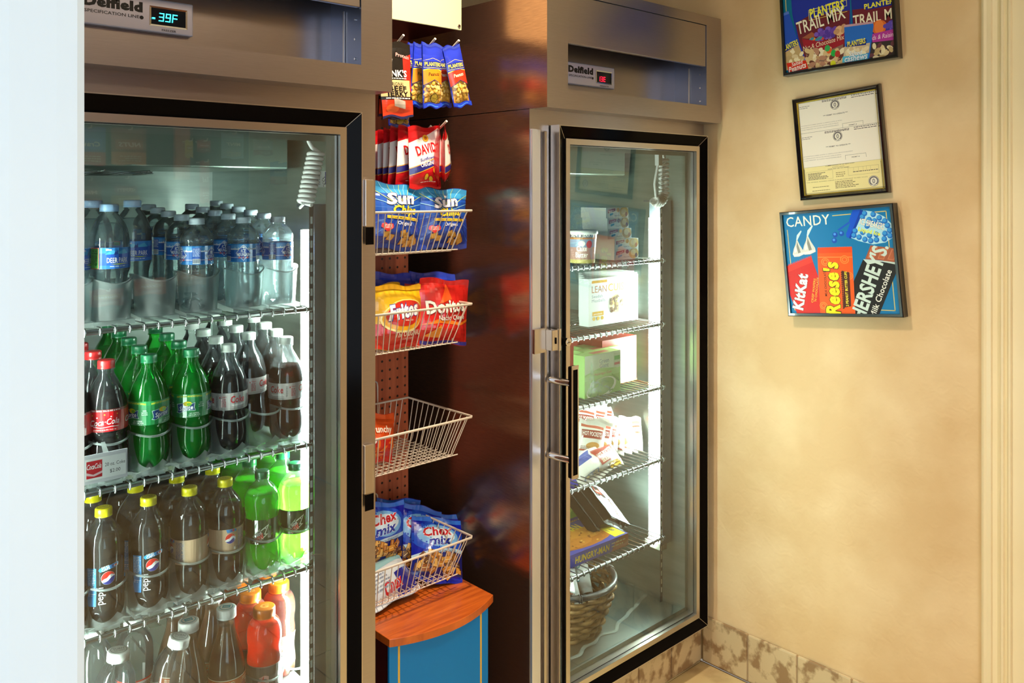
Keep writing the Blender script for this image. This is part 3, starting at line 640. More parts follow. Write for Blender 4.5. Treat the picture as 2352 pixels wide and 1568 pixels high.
def a_gold(A, w, h):
    c = w / 2; A.rect(0, 0, w, h, 'c9a98a'); 
    for o in (-.052, .040):
        x = c + o
        A.rect(x + .006, 0, x + .026, h, 'cdb096').lines(x + .008, x + .024, h - .006, 16, .0026, .0012, '4c5a8c', .3, 9)
        A.poly([(x - .016, h), (x + .004, h - .001), (x + .0045, h - .006), (x - .014, h - .007)], '2a8ed0').rect(x - .008, h - .0052, x - .0005, h - .0012, '2b3f8c').rect(x - .004, h - .0052, x - .0005, h - .0012, 'd0202c')
        globe(A, x - .008, h - .0185, .0098, 15); A.ell(x + .001, .0095, .0026, .0026, '6a5848').ell(x + .001, .0095, .0021, .0021, 'c9a98a')
        for i, t in enumerate(('20 FL OZ', '(1.25 PT)', '591 mL')): A.text(x - .004 + .012, .0095 - i * .0031, .0023, t, '504238', w=.010)
def a_dew(A, w, h):
    c = w / 2; A.rect(0, 0, w, h, '12401c')
    R = random.Random(3)
    for i in range(46):
        x = R.uniform(0, w); y = R.uniform(0, h); A.poly([(x, y), (x + R.uniform(.002, .006), y + R.uniform(.006, .012)), (x - R.uniform(.001, .004), y + R.uniform(.003, .014))], R.choice(['1f7a2c', '2fae34', '0c2c12', '4cc83c', '0a1f0e']))
    for o in (-.07, .004, .078):
        x = c + o
        A.poly([(x - .017, .003), (x - .009, .0125), (x - .016, .0155), (x + .001, .034), (x - .001, .028), (x + .019, .041), (x + .011, .022), (x + .017, .021), (x - .002, .006), (x - .005, .009)], 'd8e8d0')
        A.poly([(x - .0145, .0055), (x - .0065, .0135), (x - .013, .0162), (x + .0015, .031), (x + .001, .0265), (x + .016, .0375), (x + .0085, .0205), (x + .0125, .0195), (x - .002, .0078), (x - .0045, .0105)], '0e2a14')
        A.text(x - .001, .0185, .0075, 'Mtn', 'f0f4ee', bold=.07, shear=.5, w=.015, rot=36, outline='0c200f', ow=.06).text(x + .0015, .0085, .0100, 'DEW', 'e0281c', bold=.09, shear=.35, w=.024, rot=36, outline='f6efe0', ow=.07)
def a_ice(A, w, h):
    c = w / 2; A.rect(0, 0, w, h, '1769c4').rect(0, .0, w, .0085, '0f86d8').rect(0, h - .010, w, h, '5aa6e8').rect(0, h - .0022, w, h, '0f86d8')
    A.rect(0, .0085, w, .0098, 'd4dfee')
    R = random.Random(5); x = 0
    while x < w:
        A.poly([(x, h - .0115), (x + .0035, h - R.uniform(.006, .0085)), (x + .007, h - .0115)], 'e8f2fa'); x += .0042
    for o in (-.073, 0, .073):
        x = c + o
        A.poly([(x - .0165, .0175), (x - .009, .0265), (x - .002, .0335), (x + .001, .0345), (x + .009, .0265), (x + .0165, .0175), (x + .006, .0085), (x, .0025), (x - .006, .0085)], 'e6eefa')
        A.poly([(x - .0150, .0175), (x - .008, .0260), (x - .002, .0315), (x + .001, .0325), (x + .008, .0260), (x + .0150, .0175), (x + .005, .0090), (x, .0040), (x - .005, .0090)], '1c4fb0')
        A.poly([(x - .006, .0270), (x + .0, .0325), (x + .006, .0270), (x + .003, .0285), (x + .0005, .0270), (x - .002, .0288)], 'f4f8fc')
        A.text(x, .0195, .0062, 'ICE', 'ffffff', bold=.03, shear=.15, w=.0105).text(x, .0122, .0062, 'MOUNTAIN', 'ffffff', bold=.03, shear=.15, w=.0275)
        A.rect(x - .0105, .0072, x + .0105, .0106, 'cc2430').text(x, .0079, .0020, 'Natural Spring Water', 'ffffff', w=.0190)
    for o in (-.037, .037):
        x = c + o; A.rect(x - .008, .001, x + .008, h - .003, '2a5fc0').lines(x - .0072, x + .0072, h - .006, 7, .0023, .0011, 'cfe0f6', .2, 8)
        A.rect(x - .0075, .0015, x + .0075, .0115, 'eef4fa'); [A.rect(x - .0068 + i * .0009, .0030, x - .0068 + i * .0009 + (.0003 if i % 3 else .0006), .0110, '203050') for i in range(15)]
def a_deer(A, w, h):
    c = w / 2; A.rect(0, 0, w, h, '1c58c0').rect(0, 0, w, .006, '2a78d8').rect(0, h - .010, w, h, '2a86d6')
    for o in (-.062, .010, .082):
        x = c + o
        A.poly([(x - .012, h - .012), (x, h - .004), (x + .010, h - .008), (x + .022, h - .003), (x + .030, h - .011)], '4ab0e0').poly([(x + .002, h - .013), (x + .005, h - .006), (x + .007, h - .008), (x + .009, h - .003), (x + .010, h - .012)], '143e90')
        A.text(x + .010, .0110, .0090, 'DEER PARK', 'ffffff', bold=.02, w=.038).poly([(x - .004, .0085), (x + .012, .0090), (x + .030, .0085), (x + .012, .0072)], 'd8e020').lines(x - .004, x + .024, .0035, 1, .003, .0016, 'cfe0f6')
        A.text(x - .006, h - .005, .0036, '20oz', 'ffffff', bold=.05, w=.010)
    x = c - .020; A.rect(x - .010, -.001, x + .008, h + .0, 'd84a28').rect(x - .0088, .001, x + .0068, h - .0015, '6cc264').text(x - .001, h - .0070, .0032, "It's in", '1c4020', bold=.03, w=.009).text(x - .001, h - .0112, .0032, 'Our Hands', '1c4020', bold=.03, w=.0135).lines(x - .0075, x + .006, h - .0150, 8, .0022, .0010, '2c6a34', .4, 6).ell(x + .003, .008, .003, .002, '2c9a38', 40)
def a_sport(A, w, h):
    c = w / 2; A.rect(0, 0, w, h, '6a5a58').rect(0, h - .002, w, h, 'a08a84')
    for o in (-.075, 0, .075):
        x = c + o; A.text(x, .016, .030, 'G', 'f2b8b0', bold=.08, w=.024); A.poly([(x + .002, .048), (x - .005, .031), (x, .032), (x - .003, .018), (x + .006, .036), (x + .001, .035)], 'e83a20')
        A.text(x, .006, .0032, 'THIRST QUENCHER', 'f0d8d0', bold=.02, w=.026)
def a_tea(A, w, h):
    c = w / 2; A.rect(0, 0, w, h, 'd8641c').rect(0, h - .002, w, h, 'f6e6cc').rect(0, .0, w, .003, 'f6e6cc')
    for o in (-.06, 0, .06):
        x = c + o; A.poly([(x - .024, h - .014), (x + .024, h - .009), (x + .024, h - .022), (x - .024, h - .026)], 'b8281c').text(x, h - .0210, .0090, 'Tea', 'ffffff', bold=.04, shear=.2, w=.026, rot=5).ell(x - .012, .012, .008, .007, 'f29a30').ell(x + .010, .010, .008, .007, 'e0482a').lines(x - .022, x + .022, h - .006, 2, .003, .0014, 'fff0d0')
def a_juice(A, w, h):
    c = w / 2; A.rect(0, 0, w, h, 'e9ded8').rect(0, h - .003, w, h, 'd8402c')
    for o in (-.05, .02, .09):
        x = c + o; A.lines(x - .016, x + .016, h - .009, 8, .0032, .0016, '8a6a68', .3, 2).text(x, .010, .008, 'PINK', 'd8402c', bold=.03, w=.02)
def cap_text(col, a='CAPS', b='FOR CAPS'):
    def f(A, r):
        A.ell(r, r, r * .74, r * .74, col, n=28).ell(r, r, r * .68, r * .68, None, n=28); A.items[-1] = (A.items[-1][0], f.base); A.text(r, r * .98, r * .36, a, col, w=r * 1.0, bold=.02).text(r, r * .60, r * .24, b, col, w=r * .9)
    return f
def capt(base, col, a='CAPS', b='FOR CAPS'):
    f = cap_text(col, a, b); f.base = base; return f
SPR = (16, 118, 74)
bottle_kind('cola', 'contour', M_CLEAR, M_COLA, .158, (214, 40, 42), (.088, .128, 'd3121e', a_cola, 1, {}))
bottle_kind('sprite', 'contour', M_GREENPL, M_LEMON, .160, (20, 126, 78), (.086, .130, '0d7a40', a_sprite, 1, {}))
bottle_kind('dcoke', 'contour', M_CLEAR, M_COLA, .152, (222, 226, 220), (.086, .120, 'c9c2bf', a_dcoke, 1, {}))
YC = mat('cap_e8d818', (232, 216, 24)); 
bottle_kind('pepsi', 'soda', M_CLEAR, M_COLA, .152, (234, 218, 22), (.036, .110, None, a_pepsi, 1, {'nv': 10}), cap_art=capt('e6d41c', '6a6414'))
bottle_kind('gold', 'soda', M_CLEAR, M_COLA2, .152, (234, 218, 22), (.062, .110, 'c9a98a', a_gold, .72, {'nv': 6}), cap_art=capt('e6d41c', '6a6414'))
bottle_kind('dew', 'lime', M_CLEAR, M_DEW, .158, (18, 104, 62), (.058, .108, '12401c', a_dew, 1, {'nv': 5}))
bottle_kind('ice', 'water', M_CLEAR, M_WATER, .150, (206, 222, 232), (.092, .128, '1769c4', a_ice, 1, {}), capr=.0150, caph=.0125)
bottle_kind('deer', 'bigwater', M_CLEAR, M_WATER, .176, (150, 188, 226), (.094, .132, '1c58c0', a_deer, 1, {}), capr=.0165, caph=.014)
bottle_kind('sport', 'sport', M_CLEAR, M_ORANGE, .172, (238, 120, 22), (.028, .094, '6a5a58', a_sport, 1, {'nv': 5}), capr=.0225, caph=.019, cap_art=lambda A, r: A.text(r, r * .66, r * .75, 'G', 'f8b060', bold=.08, w=r * .8))
bottle_kind('tea', 'tea', M_CLEAR, M_TEA, .196, (236, 236, 232), (.030, .098, 'd8641c', a_tea, 1, {'nv': 4}), capr=.0195, caph=.019, cap_art=lambda A, r: A.ell(r, r, r * .7, r * .7, '4aa8b8').ell(r, r, r * .62, r * .62, 'f0f0ec').rect(r * .6, r * .7, r * 1.4, r * 1.3, '4aa8b8').text(r, r * .86, r * .26, 'tea', 'f0f0ec', w=r * .5))
bottle_kind('juice', 'juice', M_CLEAR, None, 0, (240, 240, 236), (.050, .110, 'e9ded8', a_juice, .8, {'nv': 4}), capr=.0195, caph=.017, cap_art=capt('ecece8', '9a9a98', 'TURN', 'TO OPEN'))
used = set()
def bottle(key, u, row, z, Yf=1.66, D=.073, rot=0, name='drink_bottle', label='', cat='bottle', group=None, tilt=None):
    Y = Yf + row * D; p = onY(u, CY, Y); src = KIND[key]
    if key in used: r = dup(src)
    else: used.add(key); r = src
    r.name = name; r.location = (p.x, Y, z + .006 * row); r.rotation_euler = (tilt[0] if tilt else 0, tilt[1] if tilt else 0, -atan2(p.x, Y) + radians(rot))
    tag(r, label, cat, group); return r
Zs = lambda z: CZ + z + .0160
nth = ['front', 'second', 'third', 'fourth', 'fifth', 'sixth']
def lane(key, us, z, name, what, where, cat='bottle', rots=(0,), **k):
    r0 = k.pop('row0', 0)
    for i, u in enumerate(us):
        n = i + r0
        lab = f'{what}, {nth[n]} {"bottle" if n == 0 else "from the front"} {where}' if len(us) > 1 else f'{what}, {where}'
        bottle(key, u, n, z, name=name, label=lab, cat=cat, rot=rots[i % len(rots)], **k)
z1, z2, z3, z4 = Zs(-.251), Zs(-.538), Zs(-.798), Zs(-1.085)
lane('deer', [158, 122], z1, 'water_bottle', 'large blue-labelled water bottle', 'against the white wall edge', rots=(35, 20))
lane('deer', [251, 214], z1, 'water_bottle', 'large green and blue labelled water bottle', 'next to the wall edge', rots=(-8, 5))
lane('deer', [304], z1, 'water_bottle', 'large water bottle with blue label', 'standing behind the empty frosted tray cup', row0=1, rots=(-16,))
D2 = dict(D=.066, Yf=1.655)
lane('ice', [452, 417, 387, 362, 342], z1, 'water_bottle', 'small water bottle', 'beside the empty cup', rots=(-62, -14, 12, 5, 0), **D2)
lane('ice', [559, 524, 494, 466, 441], z1, 'water_bottle', 'small water bottle', 'of the middle row on the top shelf', rots=(0, -14, 8, 0, 3), **D2)
lane('ice', [638, 606, 576, 548, 521, 497], z1, 'water_bottle', 'small water bottle', 'of the row beside the lamp tube', rots=(40, -20, 5, 0, 3, 0), **D2)
lane('cola', [244, 214, 184], z2, 'soda_bottle', 'red-labelled cola bottle', 'of the row nearest the wall edge', rots=(-4, 6, 0))
lane('cola', [160, 130], z2, 'soda_bottle', 'cola bottle', 'half hidden by the white wall edge')
lane('sprite', [342, 320, 296, 273, 251], z2, 'soda_bottle', 'green lemon-lime bottle', 'of the row beside the red caps', rots=(-52, 0, 4, 8, 0))
lane('sprite', [439, 411, 384, 357], z2, 'soda_bottle', 'green lemon-lime bottle', 'of the row beside the silver labels', rots=(-12, 3, 0, 8))
lane('dcoke', [525, 496, 468, 441], z2, 'soda_bottle', 'silver-labelled diet cola bottle', 'of the row beside the green bottles', rots=(4, 8, 0, 0))
lane('dcoke', [571, 543, 518, 491], z2, 'soda_bottle', 'silver-labelled diet cola bottle', 'of the row behind the empty white loop', row0=1, rots=(34, 8, 0, 0))
lane('dcoke', [657, 634, 609, 583], z2, 'soda_bottle', 'silver-labelled diet cola bottle', 'of the row beside the lamp tube', rots=(42, 8, 0, 0))
lane('pepsi', [152, 120], z3, 'soda_bottle', 'yellow-capped cola bottle', 'half hidden by the white wall edge')
lane('pepsi', [238, 214, 185], z3, 'soda_bottle', 'yellow-capped dark cola bottle', 'of the row nearest the wall edge', rots=(-4, 6, 0))
lane('pepsi', [341, 311, 286, 262], z3, 'soda_bottle', 'yellow-capped dark cola bottle', 'of the row left of the silver-gold labels', rots=(-4, 6, 0, 4))
lane('gold', [435, 406, 379, 352], z3, 'soda_bottle', 'yellow-capped gold-labelled cola bottle', 'of the row beside the blue labels', rots=(28, 0, 6, 0))
lane('gold', [517, 488, 461, 436], z3, 'soda_bottle', 'yellow-capped gold-labelled cola bottle', 'of the row beside the bright green bottles', rots=(-36, 4, 0, 6))
lane('dew', [602, 573, 547, 521], z3, 'soda_bottle', 'bright green lime soda bottle', 'of the row beside the gold labels', rots=(-14, 5, 2, 0))
lane('dew', [678, 650, 622, 596], z3, 'soda_bottle', 'bright green lime soda bottle', 'of the row against the lamp tube', rots=(-6, 5, 0, 0))
bottle('juice', 243, 0, z4, rot=10, tilt=(0, .10), name='juice_bottle', label='clear pink drink bottle with white cap, nearest the wall edge on the bottom shelf', cat='bottle')
bottle('juice', 352, 0, z4, rot=-10, tilt=(0, .22), name='juice_bottle', label='clear pink drink bottle leaning over under its tilted white cap', cat='bottle')
bottle('juice', 214, 1.3, z4, rot=10, name='juice_bottle', label='clear drink bottle behind the white-capped one nearest the wall edge', cat='bottle')
bottle('juice', 308, 1.2, z4, rot=10, name='juice_bottle', label='clear drink bottle standing behind the leaning one', cat='bottle')
lane('tea', [433, 402], z4, 'tea_bottle', 'long-necked pale tea bottle', 'of the row beside the leaning bottle', rots=(15, 4))
lane('tea', [520, 489, 462], z4, 'tea_bottle', 'long-necked pale tea bottle', 'of the row beside the orange drinks', rots=(-10, 4, 0))
lane('sport', [607, 575, 546], z4, 'sports_drink_bottle', 'orange sports drink bottle', 'of the row beside the teas', rots=(-4, 10, 0))
lane('sport', [640, 612], z4, 'sports_drink_bottle', 'orange sports drink bottle', 'of the row beside the lamp tube', rots=(5, 0), row0=1)
for k_, o_ in KIND.items():
    assert k_ in used

# ------------------------------------------------------------------ white glide trays that hold each row
def tray_proto(cup):
    R = .0385; mb = MB(); D0, D1 = -.038, .40; h = lambda y: .012 + (y) * .082
    sl = lambda x, y, z: (x, y, z)
    mb.add([(-.036, D0 + .01, -.012), (.036, D0 + .01, -.012), (.036, D1, -.012), (-.036, D1, -.012), (-.036, D0 + .01, -.0035), (.036, D0 + .01, -.0035), (.036, D1, D1 * .082 - .001), (-.036, D1, D1 * .082 - .001)],
           [(0, 1, 2, 3), (4, 7, 6, 5), (0, 4, 5, 1), (1, 5, 6, 2), (2, 6, 7, 3), (3, 7, 4, 0)], M_FROST)
    if cup:
        hh = .078
        def wall(u, v):
            a = pi * (1.06 - 1.12 * u); r = R - .003 + .0045 * v; return (r * cos(a), -r * sin(a) * 1.0, -.002 + hh * v - .012 * v * sin(a) ** 2)
        mb.grid(wall, 24, 8, M_FROST)
        mb.tube([(lambda q: (q[0], q[1], q[2]))(wall(i / 24, 1)) for i in range(25)], .0017, M_FROST, 8)
    else:
        zr = .066
        mb.tube([((R + .0005) * cos(pi * (1 - t / 20)), -(R + .0005) * sin(pi * t / 20), zr + .004 * cos(2 * pi * t / 20)) for t in range(21)], .0022, M_FROST, 8)
        for s in (-1, 1):
            def wing(u, v):
                w_ = .012 + .020 * (1 - v) ** 2; a = (u - .5) * w_ / R * 2; an = (pi if s < 0 else 0) + s * (.18 + a); r = R + .001
                return (r * cos(an), -abs(r * sin(an)) + .004, -.004 + (zr + .006) * v)
            mb.grid(wing, 4, 8, M_FROST)
        # scalloped front lip
        def lip(u, v):
            a = pi * (1 - u); top = .016 - .012 * abs(sin(2.5 * a)); return (R * cos(a) * .96, -R * sin(a) * .96, -.008 + v * (.008 + top))
        mb.grid(lip, 30, 3, M_FROST)
        mb.add([(-.014, D0 - .004, -.010), (.014, D0 - .004, -.010), (.016, D0 + .02, -.010), (-.016, D0 + .02, -.010), (-.014, D0 - .004, -.004), (.014, D0 - .004, -.004), (.016, D0 + .02, -.004), (-.016, D0 + .02, -.004)], [(0, 1, 2, 3), (4, 7, 6, 5), (0, 4, 5, 1), (1, 5, 6, 2), (3, 7, 4, 0)], M_FROST)
        for s in (-1, 1): mb.add([(s * .036, -.030, -.004), (s * .040, -.045, .002), (s * .018, -.048, .010), (s * .012, -.040, .004)], [(0, 1, 2, 3)], M_FROST)
    return mb
TR = {}
def tray(u, z, cup, label):
    p = onY(u, CY, 1.66)
    if cup not in TR: o = tray_proto(cup).build('bottle_tray'); TR[cup] = o
    else: o = TR[cup].copy(); COL.objects.link(o)
    o.location = (p.x, 1.66, z + .0025); o.rotation_euler = (0, 0, radians(1.5)); tag(o, label, 'tray'); return o
for us, z, cup, shelf in (
    ([(158, 'half hidden by the white wall edge'), (251, 'holding the large green and blue labelled water bottle'), (355, 'with its front place empty'), (455, 'holding the small water row beside the empty cup'), (559, 'holding the middle row of small waters'), (638, 'holding small waters beside the lamp tube')], z1, True, 'frosted plastic cup tray'),
    ([(160, 'under the cola half hidden by the wall edge'), (244, 'holding red-capped colas'), (342, 'holding green bottles beside the red caps'), (439, 'holding green bottles beside the silver labels'), (525, 'holding diet colas beside the green bottles'), (601, 'with an empty front loop'), (660, 'holding diet colas beside the lamp tube')], z2, False, 'white plastic loop tray'),
    ([(152, 'under the yellow-capped cola half hidden by the wall edge'), (238, 'holding yellow-capped colas nearest the wall edge'), (341, 'holding blue-labelled yellow-capped colas'), (435, 'holding gold-labelled colas beside the blue labels'), (517, 'holding gold-labelled colas beside the green sodas'), (602, 'holding green sodas beside the gold labels'), (678, 'holding green sodas against the lamp tube')], z3, False, 'white plastic loop tray'),
    ([(243, 'under the white-capped bottle nearest the wall edge'), (346, 'under the leaning bottle'), (433, 'holding tea beside the leaning bottle'), (520, 'holding tea beside the orange drinks'), (607, 'holding orange sports drinks'), (672, 'empty beside the lamp tube')], z4, False, 'white plastic loop tray')):
    for u, wh in us: tray(u, z, cup, f'{shelf} {wh}')
# price card clipped to the cola tray
p0 = onY(190, 1048, 1.605); p1 = onY(292, 1038, 1.605); w_ = p1.x - p0.x; h_ = .051
pc = MB().box(p0.x, p0.x + w_, 1.603, 1.6045, p0.z - h_, p0.z, mat('price_holder', (226, 226, 232), .2, coat=.5))
A = Art(w_, h_)
A.rect(.003, .006, w_ - .003, h_ - .007, 'f6f6f6').rect(w_ * .07, .010, w_ * .46, h_ - .011, 'c8202c').text(w_ * .24, .026, .009, 'CocaCola', 'ffffff', bold=.03, shear=.35, w=w_ * .32).poly([(w_ * .07, .021), (w_ * .22, .016), (w_ * .44, .021), (w_ * .44, .017), (w_ * .24, .0125), (w_ * .07, .016)], 'e8c0c4')
A.rect(w_ * .42, .007, w_ - .003, h_ - .008, 'f6f6f6').text(w_ * .71, .0265, .0062, '20 oz. Coke', '1c1c1e', w=w_ * .46).text(w_ * .71, .0140, .0062, '$2.00', '1c1c1e', w=w_ * .24)
A.put(pc, flat((p0.x, 1.603, p0.z - h_), (1, 0, 0), (0, 0, 1), (0, -1, 0)), 'card'); 
pc.add([(p0.x + w_ * .45, 1.6045, p0.z - .002), (p0.x + w_ * .58, 1.6045, p0.z - .002), (p0.x + w_ * .56, 1.622, p0.z + .014), (p0.x + w_ * .47, 1.622, p0.z + .014)], [(0, 1, 2, 3)], M_FROST)
tag(pc.build('price_card', rot=None), 'price card with a red logo clipped to the red-capped cola tray', 'price tag')

# ================================================================== SNACK RACK
m_wood = mat('orange_wood', (212, 104, 34), .32, coat=.25)
def wood(m, c2, sc, st, coord='Object'):
    N, L = nodes(m); b = N['Principled BSDF']; tc = N.new('ShaderNodeTexCoord'); mp = N.new('ShaderNodeMapping'); mp.inputs['Scale'].default_value = st; L.new(tc.outputs[coord], mp.inputs[0])
    n = N.new('ShaderNodeTexNoise'); n.inputs['Scale'].default_value = sc; n.inputs['Detail'].default_value = 6; n.inputs['Distortion'].default_value = .6; L.new(mp.outputs[0], n.inputs[0])
    r = N.new('ShaderNodeValToRGB'); r.color_ramp.elements[0].position = .35; r.color_ramp.elements[1].position = .7; r.color_ramp.elements[0].color = b.inputs['Base Color'].default_value[:]; r.color_ramp.elements[1].color = lin(c2)
    L.new(n.outputs[0], r.inputs[0]); L.new(r.outputs[0], b.inputs['Base Color']); return r
wood(m_wood, (176, 76, 22), 9, (1, 12, 1))
m_peg = mat('pegboard_wood', (206, 112, 74), .45, coat=.1); rp = wood(m_peg, (164, 80, 52), 5, (14, 1, .6))
def peg_holes(m, x0, z0, pitch, r):
    """drilled holes on a one inch grid"""
    N, L = nodes(m); b = N['Principled BSDF']; src = b.inputs['Base Color'].links[0].from_socket
    tc = N.new('ShaderNodeTexCoord'); sp = N.new('ShaderNodeSeparateXYZ'); L.new(tc.outputs['Object'], sp.inputs[0])
    def mth(op, a, b_=None):
        n = N.new('ShaderNodeMath'); n.operation = op
        for i, q in enumerate((a, b_)):
            if q is None: continue
            if isinstance(q, (int, float)): n.inputs[i].default_value = q
            else: L.new(q, n.inputs[i])
        return n.outputs[0]
    def cell(s, o): f = mth('FRACT', mth('DIVIDE', mth('SUBTRACT', s, o), pitch)); return mth('SUBTRACT', f, .5)
    a, c = cell(sp.outputs[0], x0), cell(sp.outputs[2], z0)
    d = mth('SQRT', mth('ADD', mth('MULTIPLY', a, a), mth('MULTIPLY', c, c))); h = mth('LESS_THAN', d, r / pitch)
    mx = N.new('ShaderNodeMix'); mx.data_type = 'RGBA'; L.new(h, mx.inputs[0]); L.new(src, mx.inputs[6]); mx.inputs[7].default_value = (.012, .006, .005, 1); L.new(mx.outputs[2], b.inputs['Base Color'])
peg_holes(m_peg, 0, 0, .0254, .0034)
Zc = lambda z: z + CZ
rk = empty('snack_display_rack', (0, 0, 0), 0, 'tall wooden pegboard rack with a lit cream sign box on top, between the refrigerators', 'display rack')
MB().box(1.045, 1.421, 1.944, 1.956, .44, 2.28, m_peg).build('pegboard', rk)
m_dred = mat('dark_red_laminate', (72, 22, 18), .35, coat=.2)
mb = MB().box(1.060, 1.418, 1.716, 1.943, Zc(.418), Zc(.424), m_dred); mb.box(1.060, 1.066, 1.716, 1.943, Zc(.424), Zc(.9), m_dred); mb.box(1.412, 1.418, 1.716, 1.943, Zc(.424), Zc(.9), m_dred); mb.box(1.060, 1.418, 1.716, 1.943, Zc(.9), Zc(.906), m_dred)
sg = mb.build('sign_box', rk)
MB().box(1.058, 1.420, 1.710, 1.7155, Zc(.4155), Zc(.91), mat('lit_cream_panel', (206, 204, 158), .3, emit=.12)).build('sign_panel', sg, bevel=.001)
p = onY(1054, 60, 1.71); mb = MB().tube([(p.x, 1.7099, p.z), (p.x, 1.7075, p.z)], [.0052, .0042], M_CHROME, 16); mb.tube([(p.x, 1.7075, p.z), (p.x, 1.7070, p.z)], .0018, M_BLACK, 6); mb.build('panel_screw', sg)
# base cabinet
cb = empty('base_cabinet', (0, 0, 0), 0, 'blue snack cabinet with a bowed orange wood top at the foot of the rack', 'cabinet')
m_blue = mat('blue_laminate', (0, 130, 208), .5, spec=.3); top = Zc(-1.004)
mb = MB().box(1.122, 1.409, 1.606, 1.940, .0, top - .0185, m_dred); mb.build('cabinet_carcass', cb)
mb = MB().box(1.117, 1.414, 1.600, 1.606, .002, top - .0185, m_blue); bd_ = mb.build('front_panel', cb)
A = Art(.297, top); 
zt_ = top - .030; A.line([(.0265, 0), (.0265, zt_), (.2735, zt_), (.2735, 0)], .0055, 'e8b83c'); mb = MB(); A.put(mb, flat((1.117, 1.600, 0), (1, 0, 0), (0, 0, 1), (0, -1, 0)), 'paint'); mb.build('yellow_border', bd_)
def bowed(z): return [(1.108 + .312 * i / 24, 1.587 - .040 * (1 - (2 * i / 24 - 1) ** 2), z) for i in range(25)]
lo, hi = bowed(top - .018), bowed(top); bl, bh_ = [(1.108, 1.943, top - .018), (1.420, 1.943, top - .018)], [(1.108, 1.943, top), (1.420, 1.943, top)]
mb = MB(); vs = lo + hi + bl + bh_; n = 25
mb.add(vs, [(i, i + 1, n + i + 1, n + i) for i in range(24)] + [tuple(range(25, 50)) + (53, 52), tuple(range(24, -1, -1)) + (50, 51), (0, n, 52, 50), (24, 51, 53, 49), (50, 52, 53, 51)], m_wood)
mb.build('countertop', cb, bevel=.001)
# ---------------------------------------------------------------- wire baskets
def basket(zr, label):
    z = Zc(zr); H = .100; X0, X1, YF, YB_ = 1.058, 1.400, 1.640, 1.915; i = .026
    x0, x1, yf, yb = X0 + i, X1 - i, YF + .038, YB_ - .012; r = .0013
    rim = MB()
    R = [(X0, YF, z), (X1 - .006, YF, z), (X1, YF + .006, z), (X1, YB_, z), (X0, YB_, z)]
    rim.tube(R, .0030, M_WIREWHITE, 8, True)
    root = empty('wire_basket', (0, 0, 0), 0, label, 'basket', 'wire baskets hung on the pegboard'); rim.build('rim', root)
    w = MB(); zb = z - H
    nx = 18
    for k in range(1, nx):
        f = k / nx; a = X0 + (X1 - X0) * f; b = x0 + (x1 - x0) * f
        w.tube([(a, YF, z), (b, yf - .006, zb + .006), (b, yf, zb), (b, yb, zb), (b, yb + .004, zb + .006), (a, YB_, z)], r, M_WIREWHITE, 6)
    ny = 12
    for k in range(1, ny):
        f = k / ny; a = YF + (YB_ - YF) * f; b = yf + (yb - yf) * f
        w.tube([(X0, a, z), (x0 - .004, b, zb + .008), (x0, b, zb - .0024), (x1, b, zb - .0024), (x1 + .004, b, zb + .008), (X1, a, z)], r, M_WIREWHITE, 6)
    w.tube([(x0 - .004, yf - .002, zb + .002), (x1 + .004, yf - .002, zb + .002)], r * 1.2, M_WIREWHITE, 6)
    w.build('wire_mesh', root)
    for hx_ in (1.095, 1.312):
        hb = MB().tube([(hx_, 1.9425, z + .052), (hx_, 1.936, z + .050), (hx_, 1.934, z + .04), (hx_, 1.934, z - .03), (hx_ + .004, 1.930, z - .045), (hx_ + .002, 1.924, z - .055), (hx_ - .001, 1.931, z - .062)], .0022, M_WIREWHITE, 8)
        hb.build('hanging_hook', root)
    return root
for zr, lb in ((-.050, 'cream wire basket full of blue chip bags, topmost on the pegboard'), (-.2845, 'cream wire basket holding yellow and red chip bags'), (-.568, 'nearly empty cream wire basket with one red bag at its end'), (-.8705, 'cream wire basket heaped with blue snack mix bags above the wooden top')): basket(zr, lb)

